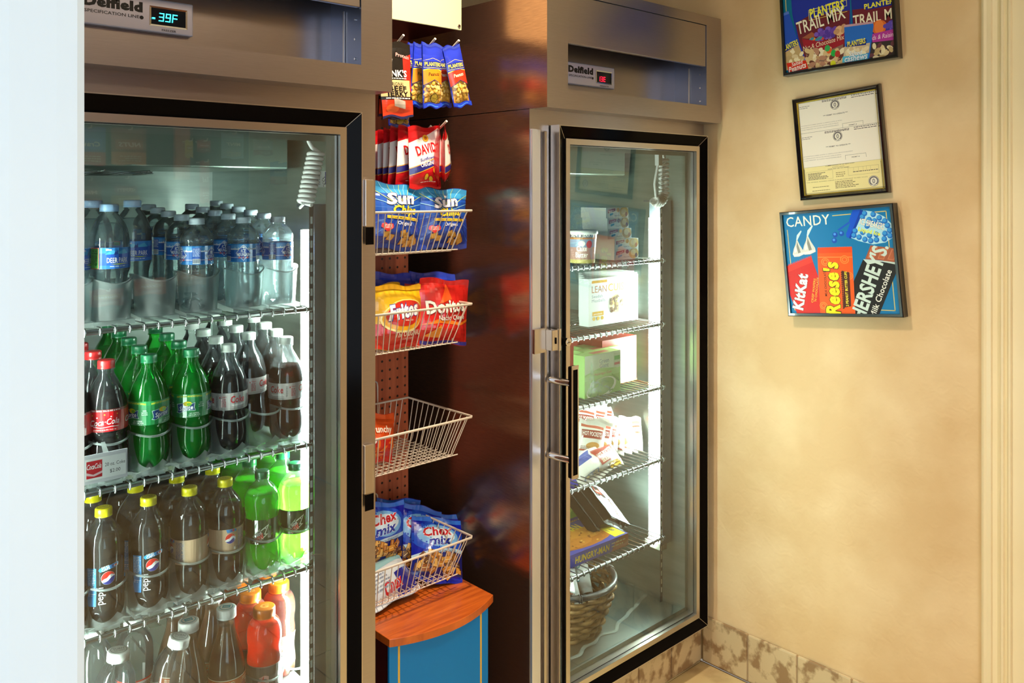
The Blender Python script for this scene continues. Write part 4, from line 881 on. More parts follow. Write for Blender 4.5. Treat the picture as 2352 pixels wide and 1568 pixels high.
# ---------------------------------------------------------------- film bags
def bag(name, label, cat, w, h, t, art, base, back, mtx, seed=0, group=None, crimp=.012, full=.45, wrk=.5, nu=24, nv=28, zig=True, kind='film', hole=None, rough=.28, eps=.00045):
    R = random.Random(seed); off = Vector((R.uniform(0, 50), R.uniform(0, 50), R.uniform(0, 50)))
    def th(u, v):
        x = abs(2 * u / w - 1); e = min((v - crimp) / (h * .22), (h - crimp - v) / (h * (.22 + full * .5)), 1)
        if e <= 0: return 0
        s = sin(pi / 2 * min(1, e)) ** .8; return t / 2 * s * (1 - x ** 2.6)
    def mp(u, v, e, side=-1):
        T = th(u, v); x = u - w / 2; k = T / (t / 2 + 1e-9)
        q = noise.noise(Vector((u * 34, v * 26, side)) + off) * .0042 * wrk * (.35 + k) + noise.noise(Vector((u * 95, v * 40, side)) + off) * .0016 * wrk
        edge = min(u, w - u) / (w * .12); q *= min(1, max(0, edge))
        common = noise.noise(Vector((u * 11, v * 14, 7)) + off) * .006 * wrk * (1 if (v < h * .2 or v > h * .8) else .6)
        x *= 1 - .07 * k; 
        zz = v + (0 if not zig else 0)
        return (x, side * (T + abs(q) * .3 + .0004 + e) + q * side * .5 + common, zz + .003 * sin(9 * u / w + seed) * (1 if v > h / 2 else -1) * abs(2 * v / h - 1) ** 4)
    mb = MB(); A = Art(w, h); art(A, w, h); GR = {sd: [[Vector(mp(w * i / nu, h * j / nv, 0, sd)) for i in range(nu + 1)] for j in range(nv + 1)] for sd in (-1, 1)}
    def bl(u, v, e, sd=-1):
        a, c = min(max(u / w * nu, 0), nu - 1e-6), min(max(v / h * nv, 0), nv - 1e-6); i, j = int(a), int(c); a -= i; c -= j; g = GR[sd]
        q = (g[j][i] * (1 - a) + g[j][i + 1] * a) * (1 - c) + (g[j + 1][i] * (1 - a) + g[j + 1][i + 1] * a) * c
        return (q.x, q.y + sd * e, q.z)
    A.put(mb, bl, kind, eps, nu, nv, base, rough=rough, k0=0, smooth=False)
    A2 = Art(w, h); A2.put(mb, lambda u, v, e: bl(u, v, e, 1), kind, eps, nu, nv, back or base, rough=rough, k0=0)
    if zig:
        n = int(w / .0035)
        for zt in (0, h):
            s = 1 if zt else -1; vs = []; fs = []
            for i in range(n):
                a, b = w * i / n, w * (i + 1) / n; p, q, m_ = mp(a, zt, 0), mp(b, zt, 0), mp((a + b) / 2, zt, 0)
                k = len(vs); vs += [(p[0], p[1] + .0004, p[2]), (q[0], q[1] + .0004, q[2]), (m_[0], m_[1] + .0004, m_[2] + s * .0022)]; fs.append((k, k + 1, k + 2))
            mb.add(vs, fs, ink(base, rough, kind))
    # crimp ridges
    o = mb.build(name, mtx=None); o.matrix_world = mtx
    # smooth base film
    me = o.data
    me.polygons.foreach_set('use_smooth', [True] * len(me.polygons))
    return tag(o, label, cat, group)
def place(p, yaw=0, lean=0, roll=0): return Matrix.Translation(p) @ Matrix.Rotation(radians(yaw), 4, 'Z') @ Matrix.Rotation(radians(lean), 4, 'X') @ Matrix.Rotation(radians(roll), 4, 'Y')
# --- artwork
def nuts(A, x0, y0, x1, y1, n, seed, cols=('eab84a', 'dca23a', 'f4cc68', 'f8d884'), r=.0055):
    R = random.Random(seed)
    for i in range(n):
        x, y, a = R.uniform(x0, x1), R.uniform(y0, y1), R.uniform(0, 180); k = R.uniform(.8, 1.15) * r
        A.ell(x, y, k * 1.0, k * .72, 'b0741c', a, 12).ell(x + k * .06, y + k * .08, k * .92, k * .64, R.choice(cols), a, 12).ell(x + k * .2, y + k * .22, k * .3, k * .18, 'f6e0a0', a, 8)
def a_peanut(var):
    def f(A, w, h):
        A.rect(0, 0, w, h, '1f2fa8'); A.rect(w * .06, h * .07, w * .94, h * .46, 'd8a048'); nuts(A, w * .1, h * .10, w * .9, h * .44, 60, 3 + (var == 'o'))
        A.poly([(0, h * .34), (w * .5, h * .43), (w, h * .34), (w, h * .60), (0, h * .60)], 'e08a1c' if var == 'o' else 'd63a1e').line([(0, h * .34), (w * .5, h * .43), (w, h * .34)], .0012, '3a2a70')
        A.poly([(0, h * .575), (w * .5, h * .625), (w, h * .575), (w, h), (0, h)], '2436b4').line([(0, h * .575), (w * .5, h * .625), (w, h * .575)], .0022, 'f2d63a').rect(0, h * .60, w, h * .95, '2436b4')
        A.poly([(0, h * .72), (w * .5, h * .77), (w, h * .72), (w, h * .725), (w * .5, h * .775), (0, h * .725)], 'f2d63a')
        A.rect(w * .04, h * .625, w * .96, h * .72, '16247e').text(w * .5, h * .645, h * .060, 'PLANTERS', 'f4dc3c', bold=.05, w=w * .88).line([(w * .03, h * .62), (w * .97, h * .62)], .001, 'f2d63a')
        A.text(w * .5, h * .49, h * .055, 'Peanuts', 'fff2d0' if var == 'r' else '401c10', bold=.03, shear=.2, w=w * .6, rot=4)
        A.rect(0, h * .955, w, h, '1a2a90'); 
        for i in range(4): A.rect(0, h * (.96 + i * .01), w, h * (.963 + i * .01), '5a70e0')
        A.rect(0, 0, w, h * .065, '1f3fc0').rect(w * .2, h * .02, w * .8, h * .032, '4a90e8')
        if var == 'o': A.ell(w * .52, h * .14, w * .2, w * .2, '2a2410').ell(w * .52, h * .14, w * .18, w * .18, 'd8b83a').text(w * .52, h * .13, h * .018, 'VALUE', '2a2410', w=w * .26)
    return f
def a_seed(A, w, h):
    A.rect(0, 0, w, h, 'd41a20'); A.poly([(0, h * .62), (0, h * .78), (w, h * 1.02), (w, h * .40), (0, h * .22)], 'f4efe6').rect(0, h * .80, w * .3, h, 'd41a20').poly([(0, h * .74), (w * .5, h * .86), (w, h * .98), (w, h), (0, h)], 'd41a20')
    A.poly([(0, h * .20), (w, h * .40), (w, h * .54), (0, h * .33)], 'e8a028').poly([(0, h * .215), (w, h * .415), (w, h * .525), (0, h * .315)], '28287c')
    A.text(w * .52, h * .57, h * .15, 'DAVID', 'd41a20', bold=.07, w=w * .66, rot=12, outline='fff8f0', ow=.04).text(w * .55, h * .465, h * .05, 'Sunflower', '2c3c9c', bold=.03, shear=.2, w=w * .56, rot=12).text(w * .56, h * .37, h * .07, 'ORIGINAL', 'ffffff', bold=.04, w=w * .56, rot=12)
    A.ell(w * .5, h * .82, w * .10, w * .10, 'e8b030', n=8).ell(w * .5, h * .82, w * .05, w * .05, 'b06018')
    for x, y, a in ((.46, .18, 20), (.62, .14, 70), (.80, .20, 110), (.72, .28, 40)): A.ell(w * x, h * y, w * .10, w * .065, '8c2a10', a + 60).ell(w * x, h * y, w * .085, w * .055, 'e2b828', a + 60)
    for i in range(5): A.rect(0, h * (.93 + i * .014), w, h * (.934 + i * .014), 'a01014'); A.rect(0, h * (.008 + i * .012), w, h * (.011 + i * .012), 'a01014')
    A.lines(w * .3, w * .8, h * .09, 1, .01, h * .012, 'f0d0c8')
def a_jerky(A, w, h):
    A.rect(0, 0, w, h, '17120f'); A.poly([(w * .72, h * .35), (w, h * .35), (w, h * .86), (w * .72, h * .80)], 'c8281c').rect(0, h * .28, w * .94, h * .50, 'd8bc82').text(w * .45, h * .42, h * .05, 'ORIGINAL', '1a1410', bold=.02, w=w * .5)
    A.text(w * .48, h * .355, h * .062, 'BEEF', '1a1410', bold=.07, w=w * .62).text(w * .48, h * .285, h * .062, 'JERKY', '1a1410', bold=.07, w=w * .72).text(w * .45, h * .545, h * .085, "LINK'S", 'f2ece0', bold=.06, w=w * .76).text(w * .7, h * .80, h * .05, 'Protein', 'f0a8a0', bold=.03, w=w * .45, rot=-8)
    A.lines(w * .1, w * .8, h * .515, 1, .01, h * .012, 'f2ece0').rect(0, h * .24, w, h * .275, '201812').lines(w * .1, w * .9, h * .25, 1, .01, h * .014, 'f2ece0').rect(0, 0, w, h * .235, 'd83a1c').ell(w * .3, h * .12, w * .2, h * .06, 'f0602c').poly([(w * .3, h * .26), (w * .7, h * .22), (w * .72, h * .12), (w * .34, h * .15)], 'c8b8a8').rect(0, 0, w, h * .03, '1c2050')
    A.poly([(w * .1, h * .70), (w * .3, h * .66), (w * .35, h * .78), (w * .28, h * .73), (w * .18, h * .80)], 'e8e4dc')
def a_sun(A, w, h):
    A.rect(0, 0, w, h, '1c54b4').rect(0, 0, w, h * .55, '1c3c9c').rect(0, h * .84, w, h, '3a9ad0')
    for a in range(0, 180, 15):
        c, s_ = cos(radians(a)), sin(radians(a)); A.line([(w * .5 + c * w * .1, h * .62 + s_ * w * .1), (w * .5 + c * w, h * .62 + s_ * w)], .0014, '9ad8ea' if a % 30 else 'c8e070'); A.line([(w * .5 - c * w * .1, h * .62 - s_ * w * .1), (w * .5 - c * w * .7, h * .62 - s_ * w * .7)], .001, '4a80d0')
    A.text(w * .50, h * .70, h * .17, 'Sun', 'e4e2ee', bold=.09, shear=.25, w=w * .58, rot=6, outline='2a2430', ow=.06).text(w * .56, h * .55, h * .12, 'Chips', 'f2d22c', bold=.08, shear=.2, w=w * .50, rot=3, outline='2a2430', ow=.05)
    A.rect(w * .2, h * .455, w * .88, h * .50, 'e8c030').text(w * .54, h * .465, h * .024, 'Great Multigrain taste!', '4a3a18', bold=.02, w=w * .55).text(w * .54, h * .375, h * .052, 'Original', 'f4f4f4', bold=.03, w=w * .30)
    A.poly([(w * .22, h * .24), (w * .12, h * .32), (w * .13, h * .37), (w * .18, h * .385), (w * .22, h * .36), (w * .26, h * .385), (w * .31, h * .37), (w * .32, h * .32)], 'd83a34').lines(w * .16, w * .29, h * .35, 3, h * .022, h * .01, 'f8e0dc')
    R = random.Random(4)
    for x, y, a in ((.22, .20, 10), (.30, .16, -5), (.52, .24, 20), (.60, .20, 35), (.58, .13, 15), (.74, .18, 40), (.80, .12, 30), (.68, .10, 10)):
        A.rect(w * (x - .06), h * (y - .04), w * (x + .06), h * (y + .055), '9a6420', a).rect(w * (x - .054), h * (y - .033), w * (x + .054), h * (y + .05), 'd09a44', a)
        for k in (-.03, 0, .03): A.rect(w * (x + k - .004), h * (y - .03), w * (x + k + .004), h * (y + .045), 'e8bc68', a)
def a_frit(A, w, h):
    A.rect(0, 0, w, h, 'cc2a1c').rect(0, h * .40, w, h, 'e8b418').poly([(0, h * .30), (w * .3, h * .36), (w * .7, h * .42), (w, h * .55), (w, h * .40), (0, h * .2)], 'cc2a1c')
    A.ell(w * .55, h * .52, w * .50, h * .26, 'f6e48a', 8).ell(w * .55, h * .53, w * .47, h * .235, 'e8a818', 8).ell(w * .55, h * .56, w * .42, h * .20, 'c8281c', 8)
    A.text(w * .52, h * .50, h * .22, 'Fritos', 'f4f2f4', bold=.08, shear=.3, w=w * .70, rot=8, outline='2a3c94', ow=.07).text(w * .6, h * .44, h * .022, 'BRAND', 'f4e8d8', bold=.02, w=w * .2).text(w * .6, h * .20, h * .085, 'The ORIGINAL', 'f4ecd8', bold=.05, w=w * .60, rot=3).text(w * .6, h * .14, h * .035, 'CORN CHIPS', 'f4d8c8', w=w * .24)
    A.rect(0, h * .93, w, h, 'd8a010')
def a_dori(A, w, h):
    A.rect(0, 0, w, h, 'd0201a').rect(0, h * .90, w, h, 'b81814').poly([(0, h * .28), (w * .35, h * .40), (w * .8, h * .34), (w, h * .40), (w, h * .36), (w * .8, h * .30), (w * .35, h * .33)], 'e87a1c').poly([(w * .3, h * .62), (w * .5, h * .95), (w * .58, h * .70)], 'ee5a20')
    A.text(w * .50, h * .50, h * .19, 'Doritos', 'fbf4ea', bold=.07, w=w * .80, rot=6, outline='3a1410', ow=.04).text(w * .60, h * .385, h * .075, 'Nacho Cheese', 'fbf4ea', bold=.03, w=w * .58, rot=4, outline='2a1410', ow=.04)
    A.poly([(w * .1, h * .12), (w * .35, h * .30), (w * .42, h * .10)], 'e89028').rect(0, 0, w, h * .05, '34308c')
def a_plain_blue(A, w, h): A.rect(0, 0, w, h, '1c34a8').ell(w * .5, h * .5, w * .36, h * .2, 'e8c028').text(w * .5, h * .46, h * .1, "Lay's", 'd02a20', bold=.04, shear=.2, w=w * .5).rect(0, h * .9, w, h, '2a48c8')
def a_cheet(A, w, h):
    A.rect(0, 0, w, h, 'cc241a').rect(0, h * .45, w, h, 'e0531c'); R = random.Random(2)
    for i in range(12): x, y = w * R.uniform(.1, .9), h * R.uniform(.06, .42); A.ell(x, y, w * .12, h * .028, 'f07a20', R.uniform(0, 180))
    A.text(w * .5, h * .6, h * .14, 'Crunchy', 'f4ecd8', bold=.05, shear=.2, w=w * .7).ell(w * .3, h * .42, w * .05, w * .05, 'f4f0ea')
def a_chex(A, w, h):
    A.rect(0, 0, w, h, '0c1ea8'); A.ell(w * .5, h * .66, w * .52, h * .28, '1c50cc').ell(w * .5, h * .68, w * .42, h * .20, '7ab8ee').ell(w * .52, h * .70, w * .32, h * .13, 'd8ecfa')
    A.rect(0, h * .93, w, h, '2a6ad0')
    A.text(w * .5, h * .69, h * .15, 'Chex', 'cc1c28', bold=.06, shear=.25, w=w * .62, rot=10, outline='f8f4f8', ow=.05).text(w * .52, h * .53, h * .14, 'mix', '2436a8', bold=.07, shear=.25, w=w * .52, rot=10, outline='e8f0fa', ow=.04)
    A.poly([(0, h * .36), (w * .5, h * .46), (w, h * .52), (w, h * .46), (w * .5, h * .40), (0, h * .30)], 'bcdcf0').text(w * .62, h * .415, h * .045, 'traditional', '3a3468', shear=.3, w=w * .46, rot=10)
    A.poly([(0, h * .30), (w * .5, h * .40), (w, h * .46), (w, h * .10), (0, h * .06)], '16227a')
    R = random.Random(6)
    for i in range(34):
        x, y, a = w * R.uniform(.08, .95), h * R.uniform(.08, .38), R.uniform(0, 90); q = w * R.uniform(.05, .07); c = R.choice(['d8963a', 'c07c30', '7a5438', 'e8b460', 'a8642a'])
        A.rect(x - q * 1.08, y - q * .9, x + q * 1.08, y + q * .9, '5a3414', a).rect(x - q, y - q * .8, x + q, y + q * .8, c, a).rect(x - q * .8, y - q * .1, x + q * .8, y + q * .1, 'f0cc84', a)
# --- hooks
def hook(x, z, y1, label):
    mb = MB().tube([(x, 1.9425, z - .012), (x, 1.925, z - .012), (x, y1 + .03, z - .006), (x, y1, z + .012)], .0030, M_WIREWHITE, 10)
    return tag(mb.build('peg_hook'), label, 'hook')
def hang(name, u, v, Y, h, yaw, roll, art, w, t, base, label, cat, seed, group=None, back=None):
    """u, v: where the top middle of the bag is seen"""
    p = onY(u, v, Y); M_ = Matrix.Translation(p) @ Matrix.Rotation(radians(yaw), 4, 'Z') @ Matrix.Rotation(radians(roll), 4, 'Y') @ Matrix.Translation((0, 0, -h))
    return bag(name, label, cat, w, h, t, art, base, back, M_, seed, group, full=.9)
pk = a_peanut
hp = []
HX1 = onY(1057, 104, 1.66); hook(HX1.x - .004, HX1.z, 1.66, 'peg hook carrying the red-banded peanut packs')
HX2 = onY(1000, 100, 1.66); hook(HX2.x, HX2.z, 1.66, 'peg hook carrying the orange-banded peanut packs')
HX3 = onY(927, 92, 1.66); hook(HX3.x, HX3.z, 1.66, 'peg hook carrying the black and red jerky packs')
PG = 'peanut packs on the peg hooks'
hang('peanut_pack', 1034, 106, 1.668, .152, -6, -14, pk('r'), .052, .020, '2436b4', 'blue peanut pack with red band, front pack of the hook beside the steel side', 'snack pack', 11, PG)
hang('peanut_pack', 1014, 106, 1.71, .152, 4, -2, pk('r'), .052, .020, '2436b4', 'blue peanut pack with red band tucked behind the tilted front pack', 'snack pack', 12, PG)
hang('peanut_pack', 1012, 108, 1.75, .152, 0, 4, pk('r'), .052, .020, '2436b4', 'third red-banded blue peanut pack, deepest on the hook beside the steel side', 'snack pack', 13, PG)
hang('peanut_pack', 989, 101, 1.660, .154, -2, -2, pk('o'), .054, .020, '2436b4', 'blue peanut pack with orange band and round yellow seal, frontmost', 'snack pack', 14, PG)
hang('peanut_pack', 968, 103, 1.70, .154, 6, 5, pk('o'), .052, .018, '2436b4', 'blue orange-banded peanut pack just behind the one with the clear yellow seal', 'snack pack', 15, PG)
hang('peanut_pack', 956, 102, 1.74, .154, 2, 7, pk('o'), .052, .018, '2436b4', 'blue orange-banded peanut pack, third on the middle hook', 'snack pack', 16, PG)
hang('peanut_pack', 944, 104, 1.78, .154, 2, 4, pk('o'), .052, .018, '2436b4', 'blue orange-banded peanut pack, deepest on the middle hook', 'snack pack', 17, PG)
hang('peanut_pack', 916, 190, 1.84, .115, 0, 0, pk('o'), .064, .018, '2436b4', 'peanut pack hanging low against the pegboard under the jerky', 'snack pack', 18, PG)
hang('jerky_pack', 905, 98, 1.655, .176, 0, -3, a_jerky, .088, .020, '17120f', 'black and red beef jerky pack, front one beside the steel header', 'snack pack', 21, 'jerky packs')
hang('jerky_pack', 908, 106, 1.71, .176, 3, 3, a_jerky, .088, .020, '17120f', 'black jerky pack right behind the front jerky pack', 'snack pack', 22, 'jerky packs')
# sunflower seeds
HS1 = onY(1026, 289, 1.66); hook(HS1.x, HS1.z, 1.66, 'peg hook carrying two seed bags seen edge on'); HS2 = onY(968, 301, 1.70); hook(HS2.x + .03, HS2.z + .002, 1.70, 'peg hook carrying the long run of red and white seed bags')
SG = 'sunflower seed bags on the peg hooks'
hang('seed_bag', 973, 292, 1.700, .150, -4, -2, a_seed, .092, .026, 'd41a20', 'red and white sunflower seed bag, frontmost and facing fully forward', 'snack bag', 31, SG)
for i, (u, Y) in enumerate(((948, 1.735), (928, 1.77), (912, 1.805), (897, 1.84), (885, 1.875))):
    hang('seed_bag', u, 294 + i * 2, Y, .148, 3 + i * 2, 4 - i, a_seed, .090, .024, 'd41a20', 'red and white seed bag, ' + ['right behind the frontmost one', 'third in the run on its hook', 'fourth in the run on its hook', 'fifth in the run on its hook', 'deepest in the run, against the pegboard'][i], 'snack bag', 32 + i, SG)
hang('seed_bag', 1004, 290, 1.70, .150, 58, 2, a_seed, .088, .028, 'd41a20', 'red and white seed bag turned edge on beside the frontmost one', 'snack bag', 40, SG)
hang('seed_bag', 1021, 287, 1.675, .152, 52, -3, a_seed, .088, .030, 'd41a20', 'red and white seed bag turned edge on at the hook tip by the steel side', 'snack bag', 41, SG)
# chips in baskets
def sit(name, u, v, Y, yaw, lean, roll, art, w, h, t, base, label, seed, group=None, cat='snack bag', wrk=1.7):
    return bag(name, label, cat, w, h, t, art, base, None, place(onY(u, v, Y), yaw, lean, roll), seed, group, wrk=wrk)
SU = 'blue chip bags in the top basket'
sit('chip_bag', 1018, 570, 1.705, -3, -4, 2, a_sun, .150, .150, .050, '1c3c9c', 'blue chip bag in the top basket next to the steel side', 51, SU)
sit('chip_bag', 905, 573, 1.705, 2, -4, 7, a_sun, .150, .158, .050, '1c3c9c', 'blue chip bag in the top basket next to the refrigerator edge', 52, SU)
sit('chip_bag', 962, 562, 1.775, 6, -4, 8, a_sun, .150, .138, .044, '1c3c9c', 'blue chip bag in the top basket wedged behind the two front ones', 53, SU)
sit('chip_bag', 868, 562, 1.785, -6, -4, -3, a_sun, .150, .145, .044, '1c3c9c', 'blue chip bag in the top basket, rear bag by the refrigerator edge', 54, SU)
sit('chip_bag', 915, 800, 1.705, 2, -5, 4, a_frit, .140, .152, .050, 'e8b418', 'yellow and red corn chip bag in the second basket, front bag', 55)
sit('chip_bag', 1014, 790, 1.705, -4, -5, 7, a_dori, .148, .162, .052, 'd0201a', 'red cheese chip bag leaning at the front of the second basket', 56)
sit('chip_bag', 873, 790, 1.775, -2, -4, -3, a_frit, .130, .145, .044, 'e8b418', 'yellow corn chip bag in the second basket half hidden by the refrigerator', 57)
sit('chip_bag', 905, 788, 1.835, 4, -3, 6, a_plain_blue, .150, .180, .044, '1c34a8', 'plain dark blue chip bag behind the yellow ones', 58)
sit('chip_bag', 987, 782, 1.835, -4, -3, 5, a_plain_blue, .150, .182, .044, '1c34a8', 'plain dark blue chip bag behind the red cheese chips', 59)
sit('chip_bag', 978, 786, 1.775, 0, -4, 4, a_dori, .140, .152, .040, 'd0201a', 'red chip bag squeezed between the front red bag and the blue one', 60)
sit('chip_bag', 862, 1062, 1.74, 10, -14, 12, a_cheet, .120, .115, .044, 'cc241a', 'single red bag in the nearly empty basket', 61)
CG = 'snack mix bags in the bottom basket'
sit('snack_mix_bag', 900, 1310, 1.865, -6, -8, 12, a_chex, .135, .178, .046, '1c34b8', 'blue snack mix bag standing at the back by the pegboard', 71, CG)
sit('snack_mix_bag', 940, 1322, 1.80, -4, -20, 24, a_chex, .135, .172, .046, '1c34b8', 'blue snack mix bag tilted in the middle of the heap', 72, CG)
sit('snack_mix_bag', 1003, 1338, 1.715, -8, -40, 20, a_chex, .140, .166, .050, '1c34b8', 'blue snack mix bag lying uppermost at the front of the heap', 73, CG)
sit('snack_mix_bag', 872, 1300, 1.79, 0, -10, 10, a_chex, .135, .150, .044, '1c34b8', 'blue snack mix bag half hidden by the refrigerator edge', 74, CG)
sit('snack_mix_bag', 1000, 1316, 1.80, -10, -20, 18, a_chex, .135, .150, .044, '1c34b8', 'blue snack mix bag just under the uppermost one', 75, CG)
bag('snack_mix_bag', 'snack mix bag lying flat with its white back up at the basket front', 'snack bag', .150, .120, .055, lambda A, w, h: A.rect(0, 0, w, h, 'dce4ea').poly([(0, h * .6), (w, h * .75), (w, h * .9), (0, h * .8)], '9ad0dc').poly([(w * .55, 0), (w, h * .1), (w, h * .55), (w * .6, h * .45)], '2a2a90').text(w * .5, h * .16, h * .2, 'Chex', 'cc1c28', bold=.06, shear=.2, w=w * .4, rot=8, outline='f0f0f4').lines(w * .08, w * .5, h * .6, 6, h * .07, h * .02, '8890a8', .3), 'dce4ea', '1c34b8', place(onY(912, 1378, 1.70) , 2, -52, -4), 76, CG, full=.3)

# ================================================================== FOOD IN THE SECOND REFRIGERATOR
SH = [Zc(-.216) + .0088, Zc(-.413) + .0088, Zc(-.609) + .0088, Zc(-.832) + .0088, Zc(-1.075) + .0088]
def carton(name, label, u0, u1, Y, depth, z, h, art, base, side, cat='carton', group=None, rz=0, topart=None, kind='card'):
    a, b = onY(u0, CY, Y), onY(u1, CY, Y); w = b.x - a.x; mb = MB().box(0, w, 0, depth, 0, h, ink(side, .4, kind))
    mb.add([(0, -.0001, 0), (w, -.0001, 0), (w, -.0001, h), (0, -.0001, h)], [(0, 1, 2, 3)], ink(base, .4, kind))
    A = Art(w, h); art(A, w, h); A.put(mb, lambda u, v, e: (u, -.0001 - e, v), kind)
    if topart: A = Art(w, depth); topart(A, w, depth); A.put(mb, lambda u, v, e: (u, v, h + e), kind)
    return tag(mb.build(name, loc=(a.x, Y, z), rot=(0, 0, radians(rz))), label, cat, group)
def a_pie(v):
    def f(A, w, h):
        A.rect(0, 0, w, h, 'ecebdc').ell(w * .80, h * .55, w * .20, h * .52, ('caa04c', 'd8a848', 'e0b860')[v % 3]).ell(w * .78, h * .62, w * .11, h * .3, 'ecd08c').ell(w * .90, h * .35, w * .05, h * .22, ('5c2418', 'a05a20', 'c07020')[v % 3]).ell(w * .52, h * .75, w * .07, h * .2, ('4a2030', 'e0a828', 'd8a038')[v % 3])
        A.poly([(w * .06, h * .45), (w * .40, h * .68), (w * .40, h * .92), (w * .06, h * .80)], '9c3a34').text(w * .23, h * .62, h * .16, 'Sargent', 'f4ece0', bold=.03, w=w * .26, rot=12).poly([(w * .14, h * .2), (w * .30, h * .34), (w * .30, h * .5), (w * .14, h * .42)], '4a98b4').text(w * .48, h * .18, h * .14, ('Cherry', 'Peach', 'Apple')[v % 3] + ' Pie', '6a6050', w=w * .24)
    return f
for i, (u0, u1) in enumerate(((1411, 1466), (1411, 1466), (1396, 1450), (1395, 1444), (1392, 1443))):
    carton('pie_carton', ['small white pie carton, lowest of its stack on the top shelf', 'small white pie carton, second from the bottom of its stack', 'small white pie carton in the middle of its stack', 'small white pie carton, second from the top of its stack', 'small white pie carton, uppermost of the stack of five'][i], u0, u1, 1.66 + (.004 if i == 2 else 0), .10, SH[0] + i * .0315, .031, a_pie(i * 2 % 3), 'ecebdc', 'e6e4d4', group='pie cartons on the top freezer shelf')
# ice cream pint
p = onY(1337, CY, 1.675); R0, R1, H = .036, .043, .088
pr = empty('ice_cream_pint', (p.x, 1.675, SH[0]), -.86, 'ice cream pint with arched lettering behind the door edge, on the top shelf', 'ice cream tub')
mb = MB().lathe([(.001, .001), (R0, .001), (R1, H), (R1 + .001, H)], ink('e4d8c0', .4, 'card'), 40)
A = Art(.14, H); A.rect(0, 0, .14, H, 'b88a7c').rect(0, H * .52, .14, H * .84, '8a9ab0').rect(0, H * .84, .14, H, '2c3c4c').text(.070, H * .86, .011, 'BEN & JERRY', 'f2ece0', bold=.05, w=.062).rect(0, H * .78, .14, H * .84, 'b87838').text(.070, H * .40, .015, 'Cake', 'fbf2e8', bold=.04, w=.030).text(.070, H * .19, .015, 'Batter', 'fbf2e8', bold=.04, w=.038).ell(.070, H * .64, .010, .008, 'e8e0d8').ell(.092, H * .62, .009, .011, 'c83a30').rect(0, 0, .14, H * .12, 'c8b86a')
A.put(mb, lambda u, v, e: ((R0 + (R1 - R0) * v / H + .0003 + e) * sin((u - .07) / .04), -(R0 + (R1 - R0) * v / H + .0003 + e) * cos((u - .07) / .04), v), 'card', .0001, 30, 2, rough=.35); mb.build('tub', pr)
MB().lathe([(R1 + .001, H - .006), (R1 + .003, H - .005), (R1 + .003, H + .004), (R1 - .002, H + .006), (.001, H + .006)], ink('e8e4da', .4, 'card'), 40).build('lid', pr)
# white dinner cartons
def a_lean(A, w, h):
    A.rect(0, 0, w, h, 'f4f4ee').rect(w * .06, h * .90, w * .36, h * .955, 'e0a830').text(w * .06, h * .70, h * .145, 'LEAN', 'c8825a', w=w * .29, anchor='l').text(w * .38, h * .70, h * .16, 'CUISINE', 'dca43c', w=w * .56, anchor='l', bold=.02)
    A.text(w * .06, h * .59, h * .065, 'Swedish', '8e98a0', w=w * .21, anchor='l').text(w * .06, h * .50, h * .065, 'Meatballs', '8e98a0', w=w * .26, anchor='l').rect(w * .07, h * .21, w * .29, h * .30, 'e0a830').text(w * .18, h * .235, h * .035, 'protein', 'ffffff', w=w * .16)
    for i in range(3): A.ell(w * (.10 + i * .08), h * .155, w * .03, h * .04, 'e8bc50')
    A.ell(w * .56, h * .42, w * .18, h * .24, 'e8e4d8').ell(w * .56, h * .42, w * .15, h * .2, 'd8c08a'); R = random.Random(1)
    for i in range(30): A.ell(w * (.56 + R.uniform(-.12, .12)), h * (.42 + R.uniform(-.16, .16)), w * .025, h * .035, R.choice(['8a5a30', 'e8d49a', 'c89a50', 'f0e0b0', '6e4424']), R.uniform(0, 90))
for i in range(4): carton('dinner_carton', 'white boxed frozen dinner on edge, ' + ['front one with the meatball picture', 'second in its row', 'third in its row', 'rear one of its row'][i], 1352 - i * 1, 1465 - i * 2, 1.70 + i * .040, .038, SH[1], .142, a_lean, 'f4f4ee', 'e2e8e2', 'carton', 'white dinner cartons on the second shelf')
# green vegetable cartons
def a_green(A, w, h):
    A.rect(0, 0, w, h, '8cb45e').poly([(0, h * .55), (w * .4, h * .66), (w, h * .58), (w, h), (0, h)], 'd0dcb8').poly([(0, h * .5), (w * .3, h * .62), (w * .6, h * .55), (w, h * .6), (w, h * .45), (0, h * .4)], 'a4c878').rect(w * .80, h * .60, w, h * .95, 'bcc8a0').rect(w * .82, h * .66, w * .98, h * .72, 'a04038').rect(w * .82, h * .78, w * .98, h * .88, '3a8a30')
    A.poly([(w * .12, h * .42), (w * .16, h * .6), (w * .14, h * .72), (w * .18, h * .86), (w * .22, h * .72), (w * .24, h * .6), (w * .25, h * .42), (w * .21, h * .42), (w * .19, h * .56), (w * .16, h * .42)], '6a9440')
    A.text(w * .53, h * .77, h * .10, 'Green', '3c4a38', bold=.02, w=w * .27).text(w * .53, h * .655, h * .10, 'Giant', '3c4a38', bold=.02, w=w * .25).text(w * .50, h * .50, h * .055, 'Asparagus Cuts', 'b04844', w=w * .48)
    A.ell(w * .46, h * .17, w * .42, h * .24, 'e8e8d4', 10).ell(w * .44, h * .19, w * .38, h * .2, '7a9a50', 10); R = random.Random(8)
    for i in range(36): x, y = w * (.42 + R.uniform(-.32, .32)), h * (.20 + R.uniform(-.14, .14)); a = R.uniform(0, 180); A.rect(x - w * .05, y - h * .018, x + w * .05, y + h * .018, R.choice(['4c7430', '64903c', '88b054', '3a5c28']), a)
    A.rect(w * .75, h * .32, w * .97, h * .36, '5a8438', -35).rect(w * .72, h * .36, w * .95, h * .40, '6c9444', -30)
